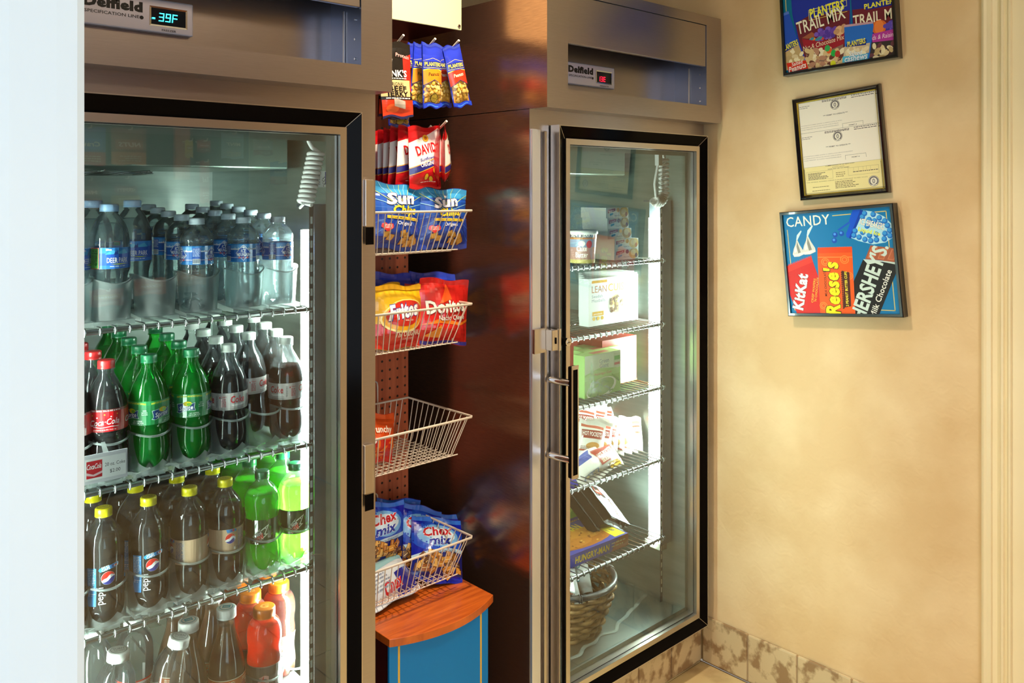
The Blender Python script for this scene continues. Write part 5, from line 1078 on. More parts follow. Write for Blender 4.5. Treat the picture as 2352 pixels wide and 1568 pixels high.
for i in range(5): carton('vegetable_carton', 'green boxed asparagus on the middle shelf, ' + ['front box with white lettering patch', 'second in its row', 'third in its row', 'fourth in its row', 'rear box of its row'][i], 1343 - i * .5, 1425 - i * 1.5, 1.66 + i * .046, .044, SH[2], .122, a_green, '8cb45e', '86a862', 'carton', 'green vegetable cartons on the middle shelf', topart=lambda A, w, d: A.rect(0, 0, w, d, '98b86c').rect(w * .3, d * .2, w * .75, d * .7, 'a8584c'))
def a_red(A, w, h):
    A.rect(0, 0, w, h, 'a8382c').ell(w * .66, h * .84, w * .20, h * .12, 'e8e8d8').ell(w * .66, h * .84, w * .17, h * .09, '3c6a44').text(w * .66, h * .81, h * .07, 'Smart', 'f4f0e0', bold=.03, w=w * .24).text(w * .66, h * .62, h * .06, 'chicken', 'f0dcd0', w=w * .3).lines(w * .4, w * .95, h * .54, 2, h * .05, h * .022, 'e0b0a0', .3).ell(w * .6, h * .22, w * .36, h * .22, 'e0d4a0').ell(w * .55, h * .22, w * .25, h * .14, 'a4b060').rect(0, h * .0, w, h * .04, 'd89028')
XR0 = 1.985
def redbox(i, lab):
    w = .165; y = 1.72 + i * .047; mb = MB().box(0, w, 0, .045, 0, .142, ink('98342a', .4, 'card')); A = Art(w, .142); a_red(A, w, .142); A.put(mb, lambda u, v, e: (u, -.0001 - e, v), 'card')
    tag(mb.build('dinner_carton', loc=(XR0 + .0, y, SH[2])), lab, 'carton', 'red dinner cartons on the middle shelf')
for i, l in enumerate(('dark red boxed dinner with an oval badge, front one beside the green boxes', 'dark red boxed dinner, second of the red row', 'dark red boxed dinner, third of the red row', 'dark red boxed dinner, rear one of the red row')): redbox(i, l)
# wrapped pockets
def a_pocket(A, w, h):
    A.rect(0, 0, w, h, 'ece4da').rect(w * .08, h * .80, w * .92, h * .88, 'c8604a').poly([(w * .12, h * .48), (w * .88, h * .52), (w * .90, h * .76), (w * .10, h * .72)], '983428').text(w * .5, h * .57, h * .12, 'HOT POCKETS', 'f6ece2', bold=.06, w=w * .72, rot=2).rect(w * .1, h * .12, w * .9, h * .16, 'c8604a').ell(w * .55, h * .30, w * .26, h * .10, 'd8a05a', 10).lines(w * .12, w * .5, h * .24, 3, h * .04, h * .014, '8a5a50', .4)
PK = 'wrapped pocket sandwiches on the fourth shelf'
for i, (u, yw) in enumerate(((1352, -30), (1370, -30), (1387, -28), (1404, -26), (1424, -22), (1452, -14))):
    sit('wrapped_sandwich', u, 1048 - i * 2.5, 1.73, yw, -20, 14 - i, a_pocket, .085, .105, .028, 'ece4da', ['white wrapped pocket sandwich nearest the door edge, front row', 'white wrapped pocket sandwich, second in the front row', 'white wrapped pocket sandwich, third in the front row', 'white wrapped pocket sandwich, fourth in the front row', 'white wrapped pocket sandwich, fifth in the front row', 'white wrapped pocket sandwich facing forward beside the lamp tube'][i], 90 + i, PK, 'wrapped sandwich', wrk=.8)
for i, (u, yw) in enumerate(((1340, -20), (1362, -25), (1384, -18), (1406, -22), (1430, -20), (1450, -16))):
    sit('wrapped_sandwich', u, 1012 - i * 2.2, 1.85, yw, -30, 16, a_pocket, .085, .112, .026, 'f0eae2', 'white wrapped pocket sandwich in the back row, ' + ['nearest the door edge', 'second along', 'third along', 'fourth along', 'fifth along', 'beside the lamp tube'][i], 110 + i, PK, 'wrapped sandwich', wrk=.8)
def a_bigpk(A, w, h):
    A.rect(0, 0, w, h, 'ece4d8').poly([(w * .05, h * .62), (w * .45, h * .70), (w * .50, h * .98), (w * .0, h * .86)], '3c50a0').poly([(w * .5, h * .30), (w * .92, h * .36), (w * .96, h * .86), (w * .52, h * .92)], 'a83a2c').text(w * .73, h * .56, h * .18, 'HOT POCKETS', 'f8f0e4', bold=.06, w=w * .38, rot=4).text(w * .72, h * .38, h * .14, 'SIDESHOTS', 'f8e8c8', bold=.05, w=w * .34, rot=3).rect(w * .70, h * .06, w * .95, h * .26, 'e8b428').poly([(w * .1, h * .10), (w * .42, h * .18), (w * .40, h * .30), (w * .12, h * .24)], '3a5c88').text(w * .26, h * .15, h * .1, 'HAM & CHEESE', 'f0d890', bold=.04, w=w * .26, rot=4)
sit("wrapped_sandwich", 1385, 1092, 1.665, -2, -38, -8, a_bigpk, .205, .085, .040, 'ece4d8', 'long wrapped sandwich lying along the front edge of the fourth shelf', 130, None, 'wrapped sandwich', wrk=.8)
# dinner box lying flat
def a_hm(A, w, h): A.rect(0, 0, w, h, '363c8c').text(w * .46, h * .22, h * .5, 'HUNGRY-MAN', 'e8c81c', bold=.06, w=w * .50, shear=.1).poly([(w * .74, 0), (w * .80, h * .7), (w * .9, h), (w, h), (w, 0)], 'a05a24').lines(w * .74, w * .95, h * .6, 2, h * .25, h * .1, 'd8d0a0', .4)
def a_hmt(A, w, d):
    A.rect(0, 0, w, d, '363c8c').ell(w * .5, d * .40, w * .46, d * .34, 'a8601c').ell(w * .62, d * .52, w * .32, d * .22, 'd08a34').ell(w * .36, d * .30, w * .26, d * .16, 'c47a2c').text(w * .42, d * .70, d * .20, 'HUNGRY-MAN', 'e8c81c', bold=.06, w=w * .66, shear=.1).poly([(w * .82, d * .04), (w * .98, d * .04), (w, d * .5), (w * .86, d * .5)], 'e8d02c').text(w * .91, d * .24, d * .10, '1 lb', '2c2c70', bold=.05, w=w * .09)
    R = random.Random(2)
    for i in range(40): A.ell(w * R.uniform(.15, .82), d * R.uniform(.14, .60), w * .02, d * .02, R.choice(['8a4814', 'e0a850', 'b87028']), R.uniform(0, 90))
carton('frozen_dinner_box', 'blue frozen dinner box with fried chicken picture lying on the bottom shelf', 1286, 1437, 1.655, .170, SH[4], .036, a_hm, '363c8c', '8a5a24', topart=a_hmt, rz=-2)
carton('frozen_dinner_box', 'blue frozen dinner box lying at the back under the leaning black trays', 1250, 1352, 1.845, .14, SH[4], .036, a_hm, '363c8c', '363c8c', topart=a_hmt)
b = onY(1300, CY, 1.86); carton('frozen_dinner_box', 'blue and green dinner box standing by the door edge on the bottom shelf', 1272, 1328, 1.84, .036, SH[4] + .0365, .125, lambda A, w, h: A.rect(0, 0, w, h, '30389c').rect(0, 0, w, h * .55, '5a8a3c').text(w * .6, h * .75, h * .12, 'T', 'e8c81c', bold=.08).ell(w * .6, h * .3, w * .3, h * .16, '86b050', 30), '30389c', '30389c')
def a_dish(A, w, d):
    A.rect(0, 0, w, d, '9aa4a4').poly([(w * .02, d * .1), (w * .6, d * .0), (w, d * .3), (w, d * .95), (w * .5, d), (w * .1, d * .8)], 'e6ece8').poly([(w * .05, d * .55), (w * .35, d * .50), (w * .40, d * .82), (w * .1, d * .9)], '3c3030').poly([(w * .10, d * .62), (w * .30, d * .58), (w * .32, d * .74), (w * .12, d * .80)], 'b83c2c').text(w * .21, d * .65, d * .08, 'Healthy', 'f4ece4', bold=.04, w=w * .15, rot=-6).text(w * .40, d * .25, d * .14, 'RADISH', '6a4030', bold=.06, w=w * .34, rot=-80)
    A.poly([(w * .5, d * .3), (w * .9, d * .4), (w * .85, d * .8), (w * .55, d * .85)], 'f8fbf8').lines(w * .6, w * .9, d * .2, 3, d * .05, d * .02, '70787a', .4)
for i, l in enumerate(('black plastic meal tray with clear film lid, uppermost of three leaning together', 'black meal tray in the middle of three leaning together', 'black meal tray lowest of three leaning together')):
    q = onY(1402, 1162, 1.76); w, d, h = .200, .145, .026; mb = MB()
    B = [(-w * .45, -d * .44, -h), (w * .45, -d * .44, -h), (w * .45, d * .44, -h), (-w * .45, d * .44, -h), (-w / 2, -d / 2, 0), (w / 2, -d / 2, 0), (w / 2, d / 2, 0), (-w / 2, d / 2, 0)]
    mb.add(B, [(0, 3, 2, 1), (0, 1, 5, 4), (1, 2, 6, 5), (2, 3, 7, 6), (3, 0, 4, 7)], M_BLACK); mb.box(-w * .52, w * .52, -d * .52, d * .52, -.0005, .0015, M_BLACK)
    o_ = mb.build('meal_tray', bevel=.001); fm = MB(); A = Art(w, d); a_dish(A, w, d)
    A.put(fm, lambda u, v, e: (u - w / 2, v - d / 2, .0022 + e + .010 * sin(pi * u / w) * sin(pi * v / d) + .0015 * noise.noise(Vector((u * 60, v * 60, 0)))), 'film', .0002, 14, 10, '9aa4a4'); fm.build('film_lid', o_)
    o_.matrix_world = Matrix.Translation(q + Vector((-.010, .012 + i * .0, .008))) @ Matrix.Rotation(radians(36), 4, 'X') @ Matrix.Rotation(radians(33), 4, 'Y') @ Matrix.Translation((0, 0, .004 - i * .029))
    tag(o_, l, 'food tray', 'black meal trays on the bottom shelf')
# wicker basket
bc = (1.865, 1.765); bz = .166; bh = .150
bk = empty('wicker_basket', (bc[0], bc[1], bz), 0, 'round wicker basket with a dark wrapped rim on the floor of the refrigerator', 'basket')
m_wk = mat('wicker', (176, 134, 78), .6); noisy(m_wk, (120, 84, 42), 30, 5, .4, .65, .2, 60); m_rim = mat('dark_wrapped_rim', (62, 56, 52), .45, coat=.2)
Rb = lambda t: .098 + .050 * t ** .8
wv = MB(); NS = 22
for k in range(11):
    t = (k + .5) / 11; z = t * (bh - .012); P = []
    for i in range(NS * 6):
        a = 2 * pi * i / (NS * 6); s_ = sin(a * NS / 2 + pi * (k % 2)); P.append(((Rb(t) + .0055 * s_) * cos(a), (Rb(t) + .0055 * s_) * sin(a), z + .003 * sin(3 * a + k)))
    wv.tube(P, .0062, m_wk, 6, True)
wv.lathe([(.001, .002), (.094, .002), (.098, .010)], m_wk, 30); wv.build('weave', bk)
st = MB()
for i in range(NS):
    a = 2 * pi * (i + .25) / NS; st.tube([(Rb(t) * cos(a), Rb(t) * sin(a), t * (bh - .004)) for t in (0, .25, .5, .75, 1)], .0035, m_wk, 6)
st.build('stakes', bk)
rm = MB().tube([(.150 * cos(2 * pi * i / 48), .150 * sin(2 * pi * i / 48), bh + .001) for i in range(48)], .0088, m_rim, 10, True)
for a0 in (-.45, 1.9, 4.2):
    for d_ in (-.02, .02): a = a0 + d_; rm.tube([(.150 * cos(a) + .0105 * cos(a) * cos(q), .150 * sin(a) + .0105 * sin(a) * cos(q), bh + .0105 * sin(q)) for q in [2 * pi * j / 12 for j in range(12)]], .0018, m_rim, 5, True)
rm.build('rim', bk)
hd_ = MB().tube([(.152 * cos(.75) , .152 * sin(.75), bh), (.158 * cos(.6), .158 * sin(.6), bh + .03), (.150 * cos(.5), .150 * sin(.5), bh + .065), (.12 * cos(.4), .12 * sin(.4), bh + .085)], .0032, M_ALU, 8); hd_.build('handle', bk)
def a_wp(c): return lambda A, w, h: A.rect(0, 0, w, h, 'e8e6e0').text(w * .5, h * .55, h * .16, 'Bimbo', c, bold=.04, shear=.2, w=w * .6, rot=5).lines(w * .15, w * .8, h * .38, 4, h * .07, h * .025, c, .4).rect(0, h * .9, w, h, 'd8dcdc')
def inb(dx, dy, dz, yaw, lean, roll, c, w, h, lab, seed): bag('wrapped_pastry', lab, 'wrapped food', w, h, .045, a_wp(c), 'e8e6e0', None, Matrix.Translation((bc[0] + dx, bc[1] + dy, bz + dz)) @ Matrix.Rotation(radians(yaw), 4, 'Z') @ Matrix.Rotation(radians(lean), 4, 'X') @ Matrix.Rotation(radians(roll), 4, 'Y'), seed, 'wrapped pastries in the wicker basket', wrk=1.2)
inb(-.03, -.03, .075, -20, -50, 10, 'c86a4a', .11, .12, 'white wrapped pastry with orange print, front one in the wicker basket', 141)
inb(.055, .0, .075, -70, -40, -25, '3a9a9a', .10, .12, 'white wrapped pastry with teal print beside the basket rim', 142)
inb(-.05, .04, .085, 10, -20, 6, '8a6aa0', .11, .13, 'white wrapped pastry with violet print standing at the back of the wicker basket', 143)
inb(.02, .05, .08, -30, -35, 20, 'd06040', .11, .12, 'white wrapped pastry in the middle of the wicker basket', 144)
# frost on the cabinet floor
mb = MB(); R = random.Random(9); fr_m = mat('frost', (156, 166, 156), .8)
pts = [(1.60 + .60 * i / 40, 1.615 + .03 * noise.noise(Vector((i * .23, 3, 0))) + .10 * (i / 40) ** 2) for i in range(41)]
mb.add([(x, y, .1665) for x, y in pts] + [(x, y + .004 + .006 * abs(noise.noise(Vector((i * .7, 9, 1)))), .1680) for i, (x, y) in enumerate(pts)] + [(x, y + .012 + .008 * abs(noise.noise(Vector((i * .5, 4, 1)))), .1665) for i, (x, y) in enumerate(pts)],
       [(i, i + 1, 42 + i, 41 + i) for i in range(40)] + [(41 + i, 42 + i, 83 + i, 82 + i) for i in range(40)], fr_m, True)
mb.build('frost_ridge', fr1)

# ================================================================== PICTURES ON THE WALL
def picture(name, label, TL, TR, BR, BL, depth, fw, art, mat_frame, inner=None, prof='box', arth=None, cat='picture'):
    X = W - depth; bl, br, tl = onX(*BL, X), onX(*BR, X), onX(*TL, X)
    trp = onX(*TR, X); ux = ((br - bl) + (trp - tl)) / 2; w = ux.length; h = (((tl - bl).length + (trp - br).length) / 2); ang = atan2(ux.z, -ux.y); c = (bl + br + tl + trp) / 4
    # local frame: x to the viewer's right, y up, z off the wall
    M_ = Matrix.Translation((W, c.y, c.z)) @ Matrix(((0, 0, -1, 0), (-1, 0, 0, 0), (0, 1, 0, 0), (0, 0, 0, 1))) @ Matrix.Rotation(ang, 4, 'Z')
    r = empty(name, (0, 0, 0), 0, label, cat); r.matrix_world = M_
    def rr(o, zo, i, zi, m, mb):
        A_ = [(o[0], o[2], zo), (o[1], o[2], zo), (o[1], o[3], zo), (o[0], o[3], zo)]; B_ = [(i[0], i[2], zi), (i[1], i[2], zi), (i[1], i[3], zi), (i[0], i[3], zi)]
        mb.add(A_ + B_, [(k, (k + 1) % 4, 4 + (k + 1) % 4, 4 + k) for k in range(4)], m)
    sh = lambda q: (-w / 2 + q, w / 2 - q, -h / 2 + q, h / 2 - q)
    mb = MB()
    if prof == 'box': steps = [(0, .001), (0, depth - .002), (.002, depth), (fw, depth), (fw, depth - .004)]
    else: steps = [(0, .001), (0, depth * .6), (fw * .15, depth * .85), (fw * .35, depth), (fw * .5, depth), (fw * .75, depth * .8), (fw, depth * .62)]
    for (a, za), (b, zb) in zip(steps, steps[1:]): rr(sh(a), za, sh(b), zb, mat_frame, mb)
    mb.build('frame', r)
    zi = steps[-1][1]
    if inner:
        mb = MB(); rr(sh(fw), zi, sh(fw + .003), zi - .003, inner, mb); mb.build('gold_liner', r); fw += .003; zi -= .003
    aw, ah = w - 2 * fw, h - 2 * fw; A = Art(aw, ah); base = art(A, aw, ah); mb = MB()
    A.put(mb, lambda u, v, e: (-w / 2 + fw + u, -h / 2 + fw + v, zi - .002 + e), 'poster', .00006, 1, 1, base, rough=.35); mb.build('print', r)
    return r
m_fr = mat('black_picture_frame', (10, 9, 10), .3, coat=.4); m_fr2 = mat('black_gloss_frame', (14, 14, 20), .12, coat=.8); m_gold = mat('gold_liner', (190, 170, 70), .25, .9)
def candy(A, w, h):
    def Q(x, y):
        u = (x - 118 - .037 * (y - 228)) / 1196; yt = 228 - .0837 * (x - 118); yb = 1310 + .015 * (x - 158); return (u * w, (1 - (y - yt) / (yb - yt)) * h)
    P = lambda pts, c: A.poly([Q(*p) for p in pts], c)
    L_ = lambda pts, c='dcc468', ww=.0022: A.line([Q(*p) for p in pts], ww, c)
    sc = w / 1196
    L_([(162, 395), (182, 770)]); L_([(196, 1240), (200, 1275), (240, 1276)]); L_([(695, 230), (890, 212)]); L_([(1075, 196), (1262, 180), (1300, 1290), (1160, 1282)])
    q = Q(408, 338); A.text(q[0], q[1] - .001, 108 * sc, 'CANDY', 'f8f6e4', bold=.01, w=505 * sc, sp=1.05)
    # foil kisses
    for (cx, by, k) in ((268, 690, 1), (395, 665, 1.12)):
        P([(cx + 55 * k, by - 295 * k), (cx + 62 * k, by - 283 * k), (cx + 8 * k, by - 185 * k), (cx - 6 * k, by - 190 * k), (cx + 4 * k, by - 240 * k)], 'd4eef2')
        P([(cx - 4 * k, by - 190 * k), (cx + 8 * k, by - 186 * k), (cx + 34 * k, by - 130 * k), (cx + 74 * k, by - 66 * k), (cx + 78 * k, by - 30 * k), (cx + 20 * k, by - 4 * k), (cx - 40 * k, by), (cx - 56 * k, by - 30 * k), (cx - 40 * k, by - 90 * k), (cx - 16 * k, by - 140 * k)], 'dcdcd4')
        P([(cx + 0 * k, by - 170 * k), (cx + 22 * k, by - 110 * k), (cx + 40 * k, by - 50 * k), (cx + 10 * k, by - 40 * k), (cx - 6 * k, by - 110 * k)], '8c8c84'); P([(cx - 14 * k, by - 120 * k), (cx - 6 * k, by - 60 * k), (cx - 30 * k, by - 40 * k), (cx - 34 * k, by - 70 * k)], 'f6f6f0')
        P([(cx - 50 * k, by - 26 * k), (cx + 10 * k, by - 34 * k), (cx + 74 * k, by - 52 * k), (cx + 78 * k, by - 34 * k), (cx + 16 * k, by - 10 * k), (cx - 42 * k, by - 6 * k)], 'f4f2ea')
    # ice mints
    P([(740, 385), (870, 295), (875, 315), (755, 400)], '1858c8'); P([(870, 290), (915, 168), (1000, 158), (1035, 185), (960, 320), (880, 490), (835, 468), (832, 430), (880, 320)], '1456d8'); P([(1000, 158), (1035, 185), (960, 320), (880, 490), (860, 480), (930, 330)], '0c3cae')
    P([(1030, 170), (1130, 185), (1240, 240), (1310, 320), (1326, 400), (1326, 470), (1240, 530), (1110, 552), (960, 512), (885, 478), (960, 330)], 'aee0f4')
    R = random.Random(1)
    for x, y in ((1040, 205), (1130, 215), (1015, 245), (1085, 275), (1190, 255), (1245, 290), (1195, 320), (1270, 340), (1290, 395), (1240, 430), (1290, 455), (1230, 490), (1150, 500), (1090, 510), (1030, 495), (970, 470), (930, 400), (915, 450), (1010, 415), (1080, 450), (1140, 290), (1060, 345), (1150, 440)):
        q = Q(x, y); A.ell(q[0], q[1], 29 * sc, 29 * sc, '1c6cc8').ell(q[0] - 5 * sc, q[1] + 6 * sc, 20 * sc, 19 * sc, '3c9ae4')
    for x, y in ((712, 443), (782, 428), (700, 507)): q = Q(x, y); A.ell(q[0], q[1], 29 * sc, 29 * sc, '1450b8').ell(q[0] - 5 * sc, q[1] + 7 * sc, 14 * sc, 13 * sc, '4c9af0')
    q = Q(1105, 355); A.text(q[0], q[1], 62 * sc, 'ICE BREAKERS', 'f8f4ea', bold=.03, w=255 * sc, rot=-17, outline='5a3c28', ow=.04); q = Q(1075, 418); A.text(q[0], q[1] - .002, 40 * sc, 'Liquid Ice', 'e8ec3c', bold=.07, w=235 * sc, rot=-17)
    # wafer bar
    P([(140, 790), (430, 684), (450, 760), (495, 900), (500, 1312), (225, 1312), (155, 1110)], 'd81c14'); P([(140, 790), (430, 684), (446, 745), (144, 860)], 'e83222')
    for x in range(150, 430, 26): P([(x, 787 - (x - 140) * .365), (x + 26, 777 - (x - 140) * .365), (x + 11, 771 - (x - 140) * .365)], 'd81c14')
    q = Q(312, 1085); A.text(q[0] + .006, q[1], 118 * sc, 'KitKat', 'fbfaf2', bold=.085, w=400 * sc, rot=76, outline='5a1410', ow=.05)
    q = Q(445, 1065); A.text(q[0], q[1], 24 * sc, 'CRISP WAFERS', 'e8b434', bold=.04, w=265 * sc, rot=78); q = Q(482, 1055); A.text(q[0], q[1], 24 * sc, "'N CHOCOLATE", 'e8b434', bold=.04, w=265 * sc, rot=78)
    # peanut cups
    P([(506, 590), (888, 580), (886, 1322), (498, 1312), (500, 700)], 'ee5c10'); P([(506, 590), (888, 580), (884, 640), (508, 650)], 'e8480c'); P([(505, 690), (886, 688), (886, 694), (505, 696)], 'ffa050')
    for x in range(508, 886, 18): P([(x, 590 - (x - 506) * .026), (x + 18, 589 - (x - 506) * .026), (x + 9, 581 - (x - 506) * .026)], 'ee5c10')
    for cx, cy_, r_ in ((585, 745, 42), (800, 720, 44), (840, 900, 40), (540, 1230, 40)):
        for k in (1, .6): q = Q(cx, cy_); A.ell(q[0], q[1], r_ * k * sc * 1.1, r_ * k * sc, 'f88a38').ell(q[0], q[1], r_ * (k - .2) * sc * 1.1, r_ * (k - .2) * sc, 'ee5c10')
    q = Q(720, 1040); A.text(q[0], q[1], 150 * sc, "Reese's", 'fbe814', bold=.085, shear=.12, w=560 * sc, rot=88, outline='2c1408', ow=.06)
    P([(762, 842), (846, 862), (846, 1238), (762, 1254), (775, 1048)], '4a1c0c')
    for y in range(850, 1250, 22): P([(762, y), (778, y + 11), (762, y + 22), (750, y + 11)], '4a1c0c')
    q = Q(818, 1045); A.text(q[0], q[1], 27 * sc, '2 PEANUT BUTTER CUPS', 'f6e23c', bold=.05, w=365 * sc, rot=88); q = Q(588, 985); A.text(q[0], q[1], 26 * sc, 'MILK CHOCOLATE', '3c1608', bold=.02, w=270 * sc, rot=88)
    # chocolate bar
    P([(1022, 714), (1085, 562), (1330, 595), (1334, 775), (1200, 730)], 'a4583a')
    for x in (0, 105, 205): P([(1045 + x, 700 + x * .1), (1095 + x, 578 + x * .12), (1160 + x, 588 + x * .12), (1110 + x, 712 + x * .1)], 'c87450'); P([(1060 + x, 690 + x * .1), (1102 + x, 592 + x * .12), (1148 + x, 600 + x * .12), (1104 + x, 700 + x * .1)], 'b4623e')
    P([(1000, 718), (1334, 770), (1334, 865), (1140, 1325), (888, 1322), (888, 960)], '1c1210'); P([(1000, 716), (1100, 722), (1250, 740), (1334, 752), (1334, 776), (1200, 745), (1120, 752), (1040, 764)], 'c8dcd8')
    q = Q(1130, 1000); A.text(q[0] - .003, q[1], 150 * sc, "HERSHEY'S.", 'cfe2dc', bold=.06, w=830 * sc, rot=66.5, sp=.95)
    q = Q(1190, 1110); A.text(q[0], q[1], 60 * sc, 'Milk Chocolate', 'f4f4ec', bold=.02, w=520 * sc, rot=65)
    return '0c78b4'
picture('framed_poster', 'square black framed blue candy poster, lowest of the three pictures', (1795, 488.4), (2057, 464.7), (2068, 730), (1803.5, 725), .030, .0085, candy, m_fr)
def trail(A, w, h):
    # coordinates from the lower half; the upper part lies beyond the picture's edge in view
    X = lambda x: (x - 318) / 1430 * w; Y = lambda x, y: (1 - ((y + .205 * (x - 318)) + 620) / 1620) * h if True else 0
    P = lambda pts, c: A.poly([(X(x), Y(x, y)) for x, y in pts], c); T = lambda x, y, hh, t, c, **k: A.text(X(x), Y(x, y), hh / 1430 * w, t, c, **k); sc = w / 1430
    A.rect(0, 0, w, h, '0c6a8c').line([(X(358), Y(358, 60)), (X(355), Y(355, -550)), (X(1700), Y(1700, -550))], .002, 'dcc468')
    P([(1240, -540), (1750, -540), (1750, 760), (1240, 760)], '22308c'); P([(1250, 70), (1750, 20), (1750, 420), (1250, 300)], '6c2430'); P([(1420, 0), (1750, -60), (1750, 20), (1420, 80)], '1c2890'); T(1600, 25, 60, 'PLANTERS', 'e8e03c', bold=.06, w=400 * sc)
    T(1560, 240, 130, 'TRAIL MIX', 'efe6cc', bold=.03, w=620 * sc)
    A.ell(X(1570), Y(1570, 320), 95 * sc, 85 * sc, 'd8682c').ell(X(1570), Y(1570, 320), 60 * sc, 82 * sc, 'e88040')
    R = random.Random(5)
    for i in range(18): A.ell(X(1690 + R.uniform(-50, 60)), Y(1690, 300 + R.uniform(-45, 50)), 26 * sc, 26 * sc, R.choice(['5c48b0', '7a5cc8', '4838a0']))
    P([(1470, 420), (1750, 350), (1750, 500), (1480, 540)], 'b43c9c'); T(1620, 475, 55, 'ds & Raisins', 'f4d8e8', w=280 * sc, shear=.2)
    P([(1440, 540), (1750, 500), (1750, 760), (1420, 760)], '3c3434'); 
    for i in range(26): A.ell(X(R.uniform(1450, 1750)), Y(1600, R.uniform(560, 730)), 40 * sc, 24 * sc, R.choice(['e0c89a', 'c4a878', '4a3030', '6c4048', 'e8d8b0']), R.uniform(0, 180))
    P([(430, -600), (1230, -600), (1215, 860), (600, 930), (500, 500), (440, 100)], '24349c'); P([(480, 250), (700, 120), (1215, 75), (1195, 400), (1130, 830), (630, 920), (520, 500)], '6a2430')
    P([(672, 90), (1180, -60), (1180, 10), (672, 200)], '1c2890'); A.line([(X(672), Y(672, 90)), (X(1180), Y(1180, 10)), (X(1180), Y(1180, -75)), (X(672), Y(672, 60)), (X(672), Y(672, 210)), (X(1180), Y(1180, 90))], .0012, 'e8d860')
    T(920, 115, 120, 'PLANTERS', 'ece43c', bold=.06, w=460 * sc, rot=4); T(835, 300, 165, 'TRAIL MIX', 'f2ecd4', bold=.02, w=660 * sc, rot=8)
    P([(560, 470), (700, 380), (780, 440), (640, 480)], 'a05a40')
    for i in range(34): A.ell(X(880 + R.uniform(-120, 140)), Y(880, 400 + R.uniform(-60, 70)), 30 * sc, 30 * sc, R.choice(['6a44a8', '7c58bc', '54389a'])).ell(X(880), Y(880, 400), .0005, .0005, '6a44a8')
    for i in range(10): A.ell(X(1080 + R.uniform(-50, 60)), Y(1080, 350 + R.uniform(-40, 50)), 42 * sc, 34 * sc, R.choice(['e0b084', 'c8946a']), R.uniform(0, 90))
    for i in range(12): A.ell(X(770 + R.uniform(-90, 90)), Y(770, 480 + R.uniform(-14, 16)), 24 * sc, 18 * sc, R.choice(['d8402c', 'e88a2c', '3ca05c', 'e8b43c', '3c8aa0']))
    P([(560, 480), (800, 520), (1000, 480), (1130, 400), (1120, 560), (900, 650), (700, 640), (580, 600)], '9c2430'); T(850, 575, 62, 'Nut & Chocolate Mix', 'efe0c0', w=560 * sc, shear=.15, rot=6)
    P([(590, 640), (900, 660), (1110, 560), (1090, 840), (640, 925)], '8c6a5c')
    for i in range(90):
        x = R.uniform(620, 1100); y = R.uniform(650, 900); A.ell(X(x), Y(x, y), 50 * sc, 30 * sc, R.choice(['e8d0a8', 'd8b888', 'c49a6c', '6a3c30', 'f0e0c0', 'b8846a']), R.uniform(0, 180))
    for x, y, c in ((978, 690, '2cae4c'), (920, 650, 'e0602c'), (965, 845, 'd8d82c'), (900, 620, '3ca85c'), (1030, 700, 'b83c34')): A.ell(X(x), Y(x, y), 36 * sc, 42 * sc, c)
    P([(318, 90), (390, 60), (500, 500), (630, 920), (350, 985), (318, 850)], '2850b8'); P([(318, 640), (500, 530), (600, 860), (318, 960)], 'bfa070'); P([(318, 90), (390, 60), (400, 100), (318, 130)], '5878d0')
    for i in range(26): x = R.uniform(330, 560); A.ell(X(x), Y(x, 745 + R.uniform(-90, 90)), 36 * sc, 24 * sc, R.choice(['e0c89c', 'caa874', 'f0e0bc']), R.uniform(0, 180))
    P([(318, 590), (500, 500), (505, 570), (318, 680)], '1c2a80'); T(400, 615, 70, 'PLANTERS', 'e8dc3c', bold=.06, w=230 * sc, rot=14); P([(325, 850), (600, 800), (632, 922), (352, 985)], 'd4301c'); T(480, 870, 50, 'Salted', 'f4e4dc', bold=.03, w=160 * sc, rot=8, shear=.2); T(480, 945, 70, 'Peanuts', 'f4e4dc', bold=.05, w=250 * sc, rot=8, shear=.2)
    P([(1135, 300), (1500, 250), (1505, 300), (1430, 760), (1085, 830), (1130, 600)], '2c6cc8'); P([(1135, 285), (1505, 240), (1500, 270), (1135, 318)], 'c49aa8'); P([(1120, 600), (1450, 540), (1430, 680), (1105, 740)], 'cdb89a')
    for i in range(16): x = R.uniform(1140, 1400); A.ell(X(x), Y(x, 640 + R.uniform(-30, 60)), 46 * sc, 26 * sc, R.choice(['e8d4b0', 'd4b890', 'f0e4c8']), R.uniform(0, 180))
    P([(1150, 560), (1410, 490), (1400, 570), (1150, 605)], '1c2a80'); T(1280, 570, 62, 'PLANTERS', 'e8dc3c', bold=.06, w=230 * sc, rot=2); P([(1095, 740), (1420, 690), (1410, 770), (1085, 830)], '5ab8dc'); T(1262, 722, 60, 'Salted', 'f2f6fa', bold=.03, w=170 * sc, shear=.2, outline='3c5c8c'); T(1262, 790, 76, 'cashews', 'e8f0fa', bold=.04, w=290 * sc, shear=.2, outline='3c5c8c')
    return '0c6a8c'
picture('framed_poster', 'square black framed nut mix poster, topmost of the three pictures', (1788, -86), (2052, -152), (2057.5, 129.3), (1795.6, 178.6), .030, .0085, trail, m_fr)
